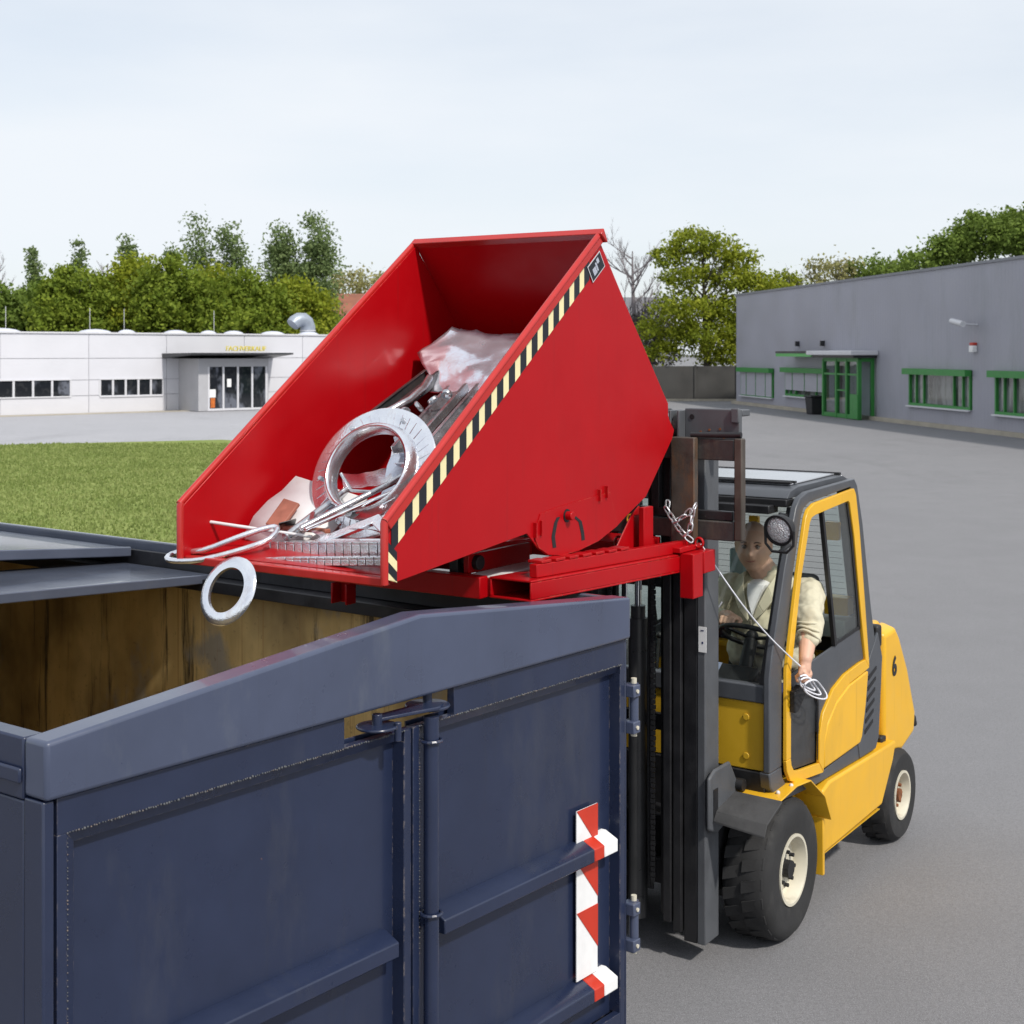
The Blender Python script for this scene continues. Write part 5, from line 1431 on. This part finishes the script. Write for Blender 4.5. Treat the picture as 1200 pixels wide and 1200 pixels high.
# right hand on the wheel rim
Q = FL(-.185, .135, 1.515)
caps(m, [(WRR, .028), (Q, .028)]); m.ball(Q+Zx*.002, .042, .040, .018, raw=True, axes=(Fx, Lx, Zx))
for k in range(4):
    o = Q+Fx*.022+Lx*(-.034+.0225*k)+Zx*.006
    caps(m, [(o, .0105), (o+Fx*.030+Zx*(.004-.002*k), .0105), (o+Fx*.046+Zx*-.020, .0095), (o+Fx*.036+Zx*-.042, .0085)], n=10)
caps(m, [(Q+Lx*.036-Fx*.01, .012), (Q+Lx*.056+Fx*.012+Zx*-.008, .0105), (Q+Lx*.050+Fx*.034+Zx*-.018, .0095)], n=10)
bd = m.build('body', SKIN, dr, recalc=False); remesh(bd, .0042, 3, .5)
# jacket
m = M()
caps(m, [(FL(-.52, .10, 1.60), .105), (FL(-.52, .30, 1.60), .105)], 18); caps(m, [(FL(-.53, .09, 1.45), .135), (FL(-.53, .31, 1.45), .135)], 18)
caps(m, [(FL(-.56, .08, 1.28), .135), (FL(-.56, .29, 1.28), .135)], 18); caps(m, [(FL(-.60, .08, 1.12), .14), (FL(-.60, .26, 1.12), .14)], 18)
caps(m, [(FL(-.52, .20, 1.69), .078), (FL(-.52, .20, 1.62), .10)])
m.ball(FL(-.44, .20, 1.40), .10, .15, .13, raw=True, axes=(Fx, Lx, Zx))
caps(m, [(SHL+Zx*-.005, .082), (SHL+(ELL-SHL)*.5, .080), (ELL, .068), (ELL+(WRL-ELL)*.42, .060), (ELL+(WRL-ELL)*.50, .058)])
m.ball(ELL+Zx*.01, .074, raw=True)
caps(m, [(SHR+Zx*-.005, .080), (SHR+(ELR-SHR)*.5, .076), (ELR, .066), (ELR+(WRR-ELR)*.55, .052), (ELR+(WRR-ELR)*.72, .048)])
jk = m.build('jacket', JACKET, dr, recalc=False); remesh(jk, .007, 5, .5)
tx_ = bpy.data.textures.new('cloth_folds', 'CLOUDS'); tx_.noise_scale = .11; tx_.noise_depth = 2
dm = jk.modifiers.new('folds', 'DISPLACE'); dm.texture = tx_; dm.strength = .045; dm.mid_level = .5
# folds at the cuff
m = M()
for k in range(3):
    c_ = ELL+(WRL-ELL)*(.22+.13*k); d_3 = (WRL-ELL).normalized(); a_ = d_3.orthogonal().normalized(); b_ = d_3.cross(a_)
    m.tube([c_+(a_*math.cos(t)+b_*math.sin(t))*(.064-.002*k)+d_3*.012*math.sin(t*2+k) for t in [j*math.pi/12 for j in range(24)]], .0075, n=8, closed=True, raw=True)
m.build('cuff', JACKET, jk, smooth=180)
# T-shirt and collar
m = M(FL)
ff = lambda u, s_, z: FL(u, s_, z)
TU = .030
tv = [(-.425, .150, 1.670), (-.425, .250, 1.670), (-.390, .237, 1.62), (-.365, .222, 1.56), (-.355, .207, 1.505), (-.365, .185, 1.56), (-.385, .165, 1.62)]
m.add([(a+.010+TU, b-.02, c) for a, b, c in tv]+[(a-.10, b-.02, c) for a, b, c in tv], [tuple(range(7)), tuple(range(7, 14))]+[(i, (i+1) % 7, 7+(i+1) % 7, 7+i) for i in range(7)])
m.ball((-.470, .18, 1.655), .075, .072, .035, axes=(Fx, Lx, Zx))
m.build('t_shirt', TEE, dr, bevel=.006)
m = M(FL)
for sg in (1, -1):
    c = .20
    pa = [(-.56, c+.085*sg, 1.735), (-.47, c+.092*sg, 1.720), (-.405, c+.070*sg, 1.665), (-.362, c+.035*sg, 1.575), (-.345, c+.012*sg, 1.500)]
    pb = [(-.56, c+.100*sg, 1.665), (-.46, c+.120*sg, 1.650), (-.385, c+.110*sg, 1.600), (-.350, c+.070*sg, 1.535), (-.340, c+.018*sg, 1.485)]
    pc = [(a-.012, b+.0, z-.006) for a, b, z in pa]; pd_ = [(a-.012, b, z-.006) for a, b, z in pb]
    pa, pb, pc, pd_ = [[(a+TU, b-.02, z) for a, b, z in q_] for q_ in (pa, pb, pc, pd_)]
    for i in range(4):
        m.hexa([pa[i], pc[i], pb[i], pd_[i], pa[i+1], pc[i+1], pb[i+1], pd_[i+1]])
m.build('collar', JACKET, jk, bevel=.004)
m = M(FL); m.tube([(-.305, .185, 1.49), (-.325, .188, 1.38), (-.365, .188, 1.22)], .006, n=6); m.build('placket', paint('jacket_seam', (.22, .20, .15), .9, scale=20), jk)
# trousers
m = M()
for sg in (1, -1): caps(m, [(PEL+Lx*.09*sg, .11), (FL(-.22, .16+.15*sg, 1.06), .085), (FL(-.06, .16+.13*sg, .84), .065)])
tr = m.build('trousers', TROU, dr, recalc=False); remesh(tr, .009, 5)
# cropped hair: thin cap over the skull
m = M(); nth, nph = 16, 40; pts = []; f = []
for i in range(nth+1):
    for k in range(nph):
        ph = 2*math.pi*k/nph; lim = 1.12-.30*math.cos(ph) if math.cos(ph) > 0 else 1.12+.35*(-math.cos(ph)); th = lim*i/nth
        if i == 0: th = .001
        pts.append(hp(math.sin(th)*math.cos(ph)*.0992*(1.02 if math.cos(ph) < 0 else 1)-.0006, math.sin(th)*math.sin(ph)*.0815, math.cos(th)*.1193))
for i in range(nth):
    for k in range(nph):
        l = (k+1) % nph; f.append((i*nph+k, (i+1)*nph+k, (i+1)*nph+l, i*nph+l))
m.add(pts, f, raw=True); 
def hair_mat():
    mm, t, b = nodes('lightened_shaved_scalp'); n1 = noise(t, 9, 3, .5)
    t.links.new(mixrgb(t, ramp(t, n1, .3, .7), (.70, .45, .34), (.62, .40, .30)), b.inputs['Base Color']); b.inputs['Roughness'].default_value = .6; return mm  # tone lifted above the skin to offset the shadow on the forehead
m.build('hair', hair_mat(), dr, smooth=180)
for sg in (1, -1):
    m = M(); m.ball(hp(.0765, .031*sg, .005), .0105*HS, raw=True); e_ = m.build('eye', paint('shaded_eye_white', (.30, .26, .24), .4, scale=9), dr, smooth=180)  # eye white darkened: the socket's shade is in its colour
    M().ball(hp(.0840, .031*sg, .005), .0036*HS, raw=True).build('iris', DARKM, e_, smooth=180)
    M().tube([hp(.0925, .014*sg, .024), hp(.094, .030*sg, .030), hp(.086, .048*sg, .025)], [.0022, .0032, .0015], n=6, raw=True).build('eyebrow', HAIRM, dr, smooth=180)
    M().tube([hp(.0865, .019*sg, .010), hp(.0905, .031*sg, .0165), hp(.083, .044*sg, .009)], .0016, n=6, raw=True).build('eyelid', DARKM, dr, smooth=180)
m = M(); m.tube([hp(.088, -.024, -.0585), hp(.0985, -.010, -.0605), hp(.1005, 0, -.0612), hp(.0985, .010, -.0605), hp(.088, .024, -.0575)], [.0015, .0034, .0036, .0034, .0015], n=8, raw=True); m.build('lips', LIPM, dr, smooth=180)

# ================================================================== SCRAP METAL
GS = 'scrap metal sliding out of the skip'
def bez(p, n=24):
    out = []
    for k in range(n+1):
        t = k/n; q = [Vector(a) for a in p]
        while len(q) > 1: q = [q[i]*(1-t)+q[i+1]*t for i in range(len(q)-1)]
        out.append(q[0])
    return out
def scrap(m, name, label, cat, mat, **k): return m.build(name, mat, None, label=label, cat=cat, group=GS, **k)
# big flanged ring
rc = FL(2.28, -.26, 2.435)
rax = Vector((-.42, -.78, .46)).normalized()
rg = thing('flanged_ring', 'largest bright steel ring with a wide flat flange, standing in the skip mouth', 'ring', rc-Vector((0, 0, .23)), GS)
m = M(); m.lathe([(.176, .0), (.272, -.004), (.280, -.010), (.272, -.016), (.176, -.016)], rc, rax, n=72, raw=True); FLM = m
m = M(); m.lathe([(.168, -.02), (.168, .040), (.178, .050), (.190, .043), (.204, .008), (.190, .002), (.178, -.02)], rc, rax, n=72, raw=True); m.build('inner_collar', SCRAP, rg, smooth=50)
ra = rax.orthogonal().normalized(); rb_ = rax.cross(ra)
m = FLM
for k in range(40):
    t = 2*math.pi*k/40; e = ra*math.cos(t)+rb_*math.sin(t); e2 = ra*math.cos(t+.06)+rb_*math.sin(t+.06)
    m.tube([rc+e*.208+rax*.0005, rc+e2*.256-rax*.003], .0014, n=5, raw=True)
fl_ = m.build('flange', SCRAP, rg, smooth=40)
m = M()
for k in range(6):
    t = 2*math.pi*k/6+.3; e = ra*math.cos(t)+rb_*math.sin(t); m.cyl(rc+e*.236-rax*.004, rc+e*.236+rax*.008, .010, n=6, raw=True)
m.each('flange_bolt', SCRAPM, fl_, bevel=.001)
# crossing bars through the ring
bars = [((2.60, -.34, 2.24), (1.95, -.10, 2.50), .013, 'round steel bar running up through the big ring', SCRAPM),
        ((2.62, -.30, 2.24), (1.98, -.05, 2.46), .008, 'thin round rod beside the thicker bar in the ring', CHROME),
        ((2.60, -.42, 2.20), (2.25, -.40, 2.36), .016, 'short steel pipe below the lower edge of the big ring', SCRAPM)]
for (a, b, r_, lb, mt) in bars:
    scrap(M(FL).cyl(a, b, r_, n=14), 'steel_bar', lb, 'bar', mt, smooth=40)
m = M(FL); m.tube([(2.30, -.40, 2.42), (2.33, -.32, 2.36), (2.32, -.22, 2.36), (2.26, -.12, 2.43), (2.18, -.06, 2.52)], .007, n=8)
scrap(m, 'bent_rod', 'thin bent rod curling inside the opening of the big ring', 'rod', SCRAPM, smooth=60)
# falling ring
fc = FL(2.95, -.37, 2.052); fax = Vector((-.52, -.74, .42)).normalized()
fa = Vector((.50, 0, .86)); fa = (fa-fax*fa.dot(fax)).normalized()
m = M(); 
prof_ = [(.083, .010), (.098, .012), (.124, .004), (.128, -.004), (.122, -.010), (.090, -.010), (.083, -.004)]
m.lathe(prof_, fc, fax, n=56, raw=True)
scrap(m, 'flat_ring', 'smaller bright ring dropping free below the skip lip', 'ring', SCRAP, smooth=50)
# long loop at the lip
cl_ = [FL(2.79, -.80, 2.135), FL(2.79, -.66, 2.155), FL(2.72, -.56, 2.20), FL(2.64, -.50, 2.23), FL(2.60, -.46, 2.235), FL(2.66, -.44, 2.20), FL(2.74, -.50, 2.165), FL(2.83, -.62, 2.128), FL(2.85, -.74, 2.115), FL(2.84, -.80, 2.12)]
m = M(); P_ = []
for i in range(len(cl_)):
    p0, p1, p2, p3 = cl_[i-1], cl_[i], cl_[(i+1) % len(cl_)], cl_[(i+2) % len(cl_)]
    for t in (0, .33, .66):
        P_.append(.5*((2*p1)+(p2-p0)*t+(2*p0-5*p1+4*p2-p3)*t*t+(3*p1-p0-3*p2+p3)*t**3))
m.tube(P_, .0115, n=12, closed=True, raw=True)
scrap(m, 'tube_loop', 'long flat loop of thick pale tube hanging over the left front corner of the skip', 'loop', SCRAP, smooth=60)
m = M(FL); m.tube([(2.74, -.83, 2.262), (2.66, -.60, 2.235), (2.56, -.32, 2.205)], [.006, .007, .006], n=8)
scrap(m, 'thin_rod', 'thin pale rod sticking out over the left plate of the skip', 'rod', WHITEP, smooth=60)
m = M(FL); m.box(2.50, 2.53, -.52, -.28, 2.215, 2.232); scrap(m, 'copper_strip', 'short brownish copper strip lying across the rod end', 'strip', BROWN, bevel=.003)
# slotted rails
def slotted(p, q, wdt, hgt, n, lb, seed):
    p = FL(*p); q = FL(*q); d = (q-p); L_ = d.length; d.normalize(); up = (Zx-d*d.dot(Zx)).normalized(); sd_ = d.cross(up)
    if sd_.y > 0: sd_ = -sd_
    t = thing('slotted_rail', lb, 'rail', (p+q)/2-Zx*.02, GS)
    m = M()
    def bx_(a, b, c, e, g0, g1):
        pts = [p+d*x+up*y+sd_*z for x in (a, b) for y in (c, e) for z in (g0, g1)]
        m.add(pts, [(0,1,3,2),(4,6,7,5),(0,4,5,1),(2,3,7,6),(0,2,6,4),(1,5,7,3)], raw=True)
    st_ = L_/n
    for k in range(n): bx_(k*st_+.0022, (k+1)*st_-.0022, 0, hgt, 0, .012); bx_(k*st_+.0022, (k+1)*st_-.0022, hgt, hgt+.010, -wdt, .012)
    m.build('rail_teeth', SCRAP, t, bevel=.0015)
    m = M(); pts = [p+d*x+up*y+sd_*z for x in (0, L_) for y in (-.004, hgt-.002) for z in (-.010, -.001)]
    m.add(pts, [(0,1,3,2),(4,6,7,5),(0,4,5,1),(2,3,7,6),(0,2,6,4),(1,5,7,3)], raw=True)
    m.build('rail_back', SCRAPD, t)
slotted((2.72, -.52, 2.100), (2.755, .225, 2.168), .03, .020, 19, 'long slotted rail lying lowest along the skip lip', 1)
slotted((2.60, -.52, 2.125), (2.66, .21, 2.185), .05, .042, 17, 'slotted rail lying just behind and above the lowest rail', 2)
# triangular bracket
m = M(FL)
tri = [(2.60, -.32, 2.185), (2.47, -.07, 2.30), (2.62, .19, 2.225)]
c3 = Vector((sum(p[0] for p in tri)/3, sum(p[1] for p in tri)/3, sum(p[2] for p in tri)/3))
inn3 = [tuple(c3+(Vector(p)-c3)*.50) for p in tri]
for i in range(3):
    j = (i+1) % 3; a, b, c, d = tri[i], tri[j], inn3[j], inn3[i]; o_ = (.014, 0, .012)
    sh = lambda p: (p[0]-o_[0], p[1], p[2]-o_[2])
    m.add([a, b, c, d, sh(a), sh(b), sh(c), sh(d)], [(0, 1, 2, 3), (7, 6, 5, 4), (0, 4, 5, 1), (1, 5, 6, 2), (2, 6, 7, 3), (3, 7, 4, 0)])
scrap(m, 'triangular_bracket', 'pale triangular bracket plate with a triangular hole under the big ring', 'bracket', SCRAP, bevel=.003)
# white curved sheet + strap
m = M(FL); g_ = []
prof_s = [(2.56, -.68, 2.175), (2.50, -.68, 2.255), (2.43, -.67, 2.31), (2.36, -.66, 2.345), (2.30, -.64, 2.40)]
n_ = len(prof_s)
pts = [p for p in prof_s]+[(p[0]-.04, p[1]+.34, p[2]-.075) for p in prof_s]
pts2 = [(p[0]-.01, p[1], p[2]-.012) for p in pts]
f_ = [(i, i+1, n_+i+1, n_+i) for i in range(n_-1)]; f2 = [tuple(2*n_+q for q in reversed(ff_)) for ff_ in f_]
m.add(pts+pts2, f_+f2); ws = m
o = scrap(ws, 'curved_cover', 'white curved plastic cover behind the left front of the pile with a brown strap', 'cover', WHITEP, smooth=60)
sd2 = o.modifiers.new('thickness', 'SOLIDIFY'); sd2.thickness = .006
m = M(FL); m.hexa([(2.53, -.58, 2.225), (2.54, -.58, 2.235), (2.53, -.50, 2.215), (2.54, -.50, 2.225), (2.42, -.585, 2.315), (2.43, -.585, 2.325), (2.42, -.505, 2.300), (2.43, -.505, 2.31)])
m.build('strap', BROWN, o, bevel=.003)
# channels
def channel(p, q, wdt, hgt, lb, mt, up=(0, 0, 1)):
    p = FL(*p); q = FL(*q); d = (q-p); L_ = d.length; d.normalize(); u_ = Vector(up); u_ = (u_-d*d.dot(u_)).normalized(); s_ = d.cross(u_)
    m = M(); t = .004
    for (c, e, g0, g1) in ((0, t, -wdt/2, wdt/2), (t, hgt, -wdt/2, -wdt/2+t), (t, hgt, wdt/2-t, wdt/2), (hgt-t, hgt, -wdt/2+t, -wdt/2+.016), (hgt-t, hgt, wdt/2-.016, wdt/2-t)):
        pts = [p+d*x+u_*y+s_*z for x in (0, L_) for y in (c, e) for z in (g0, g1)]
        m.add(pts, [(0,1,3,2),(4,6,7,5),(0,4,5,1),(2,3,7,6),(0,2,6,4),(1,5,7,3)], raw=True)
    return scrap(m, 'steel_channel', lb, 'channel', mt, bevel=.001)
nrm = (Zx*.8+Fx*.6)
channel((2.14, -.21, 2.50), (1.60, -.33, 2.73), .10, .035, 'grey C-channel running up from behind the big ring', SCRAPM, nrm)
channel((2.12, -.08, 2.50), (1.58, -.19, 2.74), .095, .035, 'second grey C-channel nearest the striped side plate', SCRAPM, nrm)
channel((1.98, -.50, 2.58), (1.46, -.56, 2.78), .10, .05, 'dark steel channel leaning against the left plate behind the ring', SCRAPD, nrm)
channel((2.40, .06, 2.36), (1.80, .04, 2.62), .07, .03, 'dark steel channel hidden low beside the striped side plate', SCRAPD, nrm)
# clutter of clamps
rr = random.Random(3)
for i in range(7):
    u_ = 2.10-i*.05; s_ = -.46+i*.035; z_ = 2.575+i*.025
    a_ = Vector((rr.uniform(-1, 1), rr.uniform(-1, 1), rr.uniform(-.3, 1))).normalized(); m = M()
    m.lathe([(.014, -.007), (.024, -.007), (.026, 0), (.024, .007), (.014, .007)], FL(u_, s_, z_), a_, n=16, raw=True)
    scrap(m, 'pipe_clamp_ring', ['tiny clamp ring lowest in the clutter above the big ring', 'tiny clamp ring second up in the clutter', 'tiny clamp ring third up in the clutter', 'tiny clamp ring in the middle of the clutter', 'tiny clamp ring right of the middle of the clutter', 'tiny clamp ring second from top of the clutter', 'tiny clamp ring topmost in the clutter by the channels'][i], 'clamp', SCRAPM, smooth=40)
m = M(FL); m.tube([(2.02, -.50, 2.62), (1.96, -.42, 2.66), (1.86, -.40, 2.70), (1.74, -.42, 2.745), (1.64, -.46, 2.79)], .016, n=10)
scrap(m, 'bent_pipe', 'bent grey pipe in the clutter above the big ring', 'pipe', SCRAPM, smooth=60)
# crumpled sheet at the back
from mathutils import noise as mnoise
rows = [[(1.30, -.58, 3.010), (1.275, -.46, 2.995), (1.27, -.33, 2.972), (1.235, -.20, 2.985), (1.19, -.06, 3.00), (1.17, .10, 3.01), (1.17, .22, 3.01)],
        [(1.44, -.68, 2.895), (1.385, -.52, 2.935), (1.375, -.38, 2.905), (1.35, -.22, 2.925), (1.32, -.06, 2.915), (1.29, .10, 2.94), (1.28, .22, 2.93)],
        [(1.47, -.63, 2.845), (1.455, -.535, 2.870), (1.45, -.40, 2.840), (1.42, -.24, 2.865), (1.42, -.08, 2.840), (1.39, .08, 2.865), (1.38, .22, 2.86)],
        [(1.50, -.56, 2.790), (1.515, -.50, 2.790), (1.52, -.38, 2.770), (1.505, -.24, 2.800), (1.50, -.08, 2.760), (1.48, .08, 2.790), (1.48, .22, 2.79)],
        [(1.56, -.54, 2.725), (1.575, -.48, 2.720), (1.60, -.36, 2.725), (1.60, -.22, 2.715), (1.60, -.07, 2.735), (1.58, .08, 2.72), (1.58, .22, 2.73)]]
m = M(FL); K_ = 5; NU = (len(rows)-1)*K_; NV = (len(rows[0])-1)*K_; pts = []
def cat(p, t):
    n = len(p)-1; i = min(int(t), n-1); f0 = t-i
    a, b = Vector(p[i]), Vector(p[i+1]); e = f0*f0*(3-2*f0)*.5+f0*.5
    return a*(1-e)+b*e
for i in range(NU+1):
    for k in range(NV+1):
        r_ = [cat(rows[q], k/K_) for q in range(len(rows))]; q = cat(r_, i/K_)
        nn = mnoise.fractal(Vector((q.x*9, q.y*9, q.z*9)), .8, 2.2, 4)
        nn = abs(nn)*.020; pts.append((q.x+nn*.7, q.y, q.z+nn*.7))
f_ = [(i*(NV+1)+k, (i+1)*(NV+1)+k, (i+1)*(NV+1)+k+1, i*(NV+1)+k+1) for i in range(NU) for k in range(NV)]
m.add(pts, f_)
o = scrap(m, 'crumpled_sheet', 'crumpled pale sheet metal at the top of the pile against the back wall', 'sheet', SHEET, smooth=35)
sd2 = o.modifiers.new('thickness', 'SOLIDIFY'); sd2.thickness = .004

rr = random.Random(21)
for i in range(26):
    low = i < 12
    if low: u_ = rr.uniform(2.28, 2.58); s_ = rr.uniform(-.52, .12); z_ = 2.20+(2.58-u_)*.32+rr.uniform(0, .04)
    else: u_ = rr.uniform(1.55, 2.15); s_ = rr.uniform(-.50, .16); z_ = 2.30+(2.15-u_)*.60+rr.uniform(0, .06)
    c = FL(u_, s_, z_); d = (Fx*rr.uniform(-1, 1)+Lx*rr.uniform(-1, 1)+Zx*rr.uniform(-.2, .5)).normalized()
    u3 = (Zx+Fx*.4+Vector((rr.uniform(-.4, .4), rr.uniform(-.4, .4), 0))); u3 = (u3-d*d.dot(u3)).normalized(); w3 = d.cross(u3)
    L3 = rr.uniform(.05, .10) if low else rr.uniform(.08, .16); W3 = rr.uniform(.015, .04) if low else rr.uniform(.03, .07)
    m = M(); pts = []; nn_ = 6; bend = rr.uniform(-.04, .04)
    for k in range(nn_+1):
        t = k/nn_*2-1; o3 = c+d*L3*t+u3*(bend*t*t)
        for a_ in (-1, 1):
            for h_ in (0, .003): pts.append(o3+w3*W3*a_*(1-.25*rr.random())+u3*h_)
    f_ = []
    for k in range(nn_):
        a = 4*k; b = a+4
        f_ += [(a, b, b+2, a+2), (a+1, a+3, b+3, b+1), (a, a+1, b+1, b), (a+2, b+2, b+3, a+3)]
    f_ += [(0, 2, 3, 1), (4*nn_, 4*nn_+1, 4*nn_+3, 4*nn_+2)]
    m.add(pts, f_, raw=True)
    o = m.build('steel_offcut', [SCRAP, SCRAPM, SHEET, SCRAPD][i % 4], None, smooth=30,
        label='small bent steel offcut lying loose in the scrap near the skip lip' if low else 'larger bent steel offcut lying in the scrap beneath the channels behind the ring',
        cat='offcut', group='small offcuts near the skip lip' if low else 'larger offcuts beneath the channels')
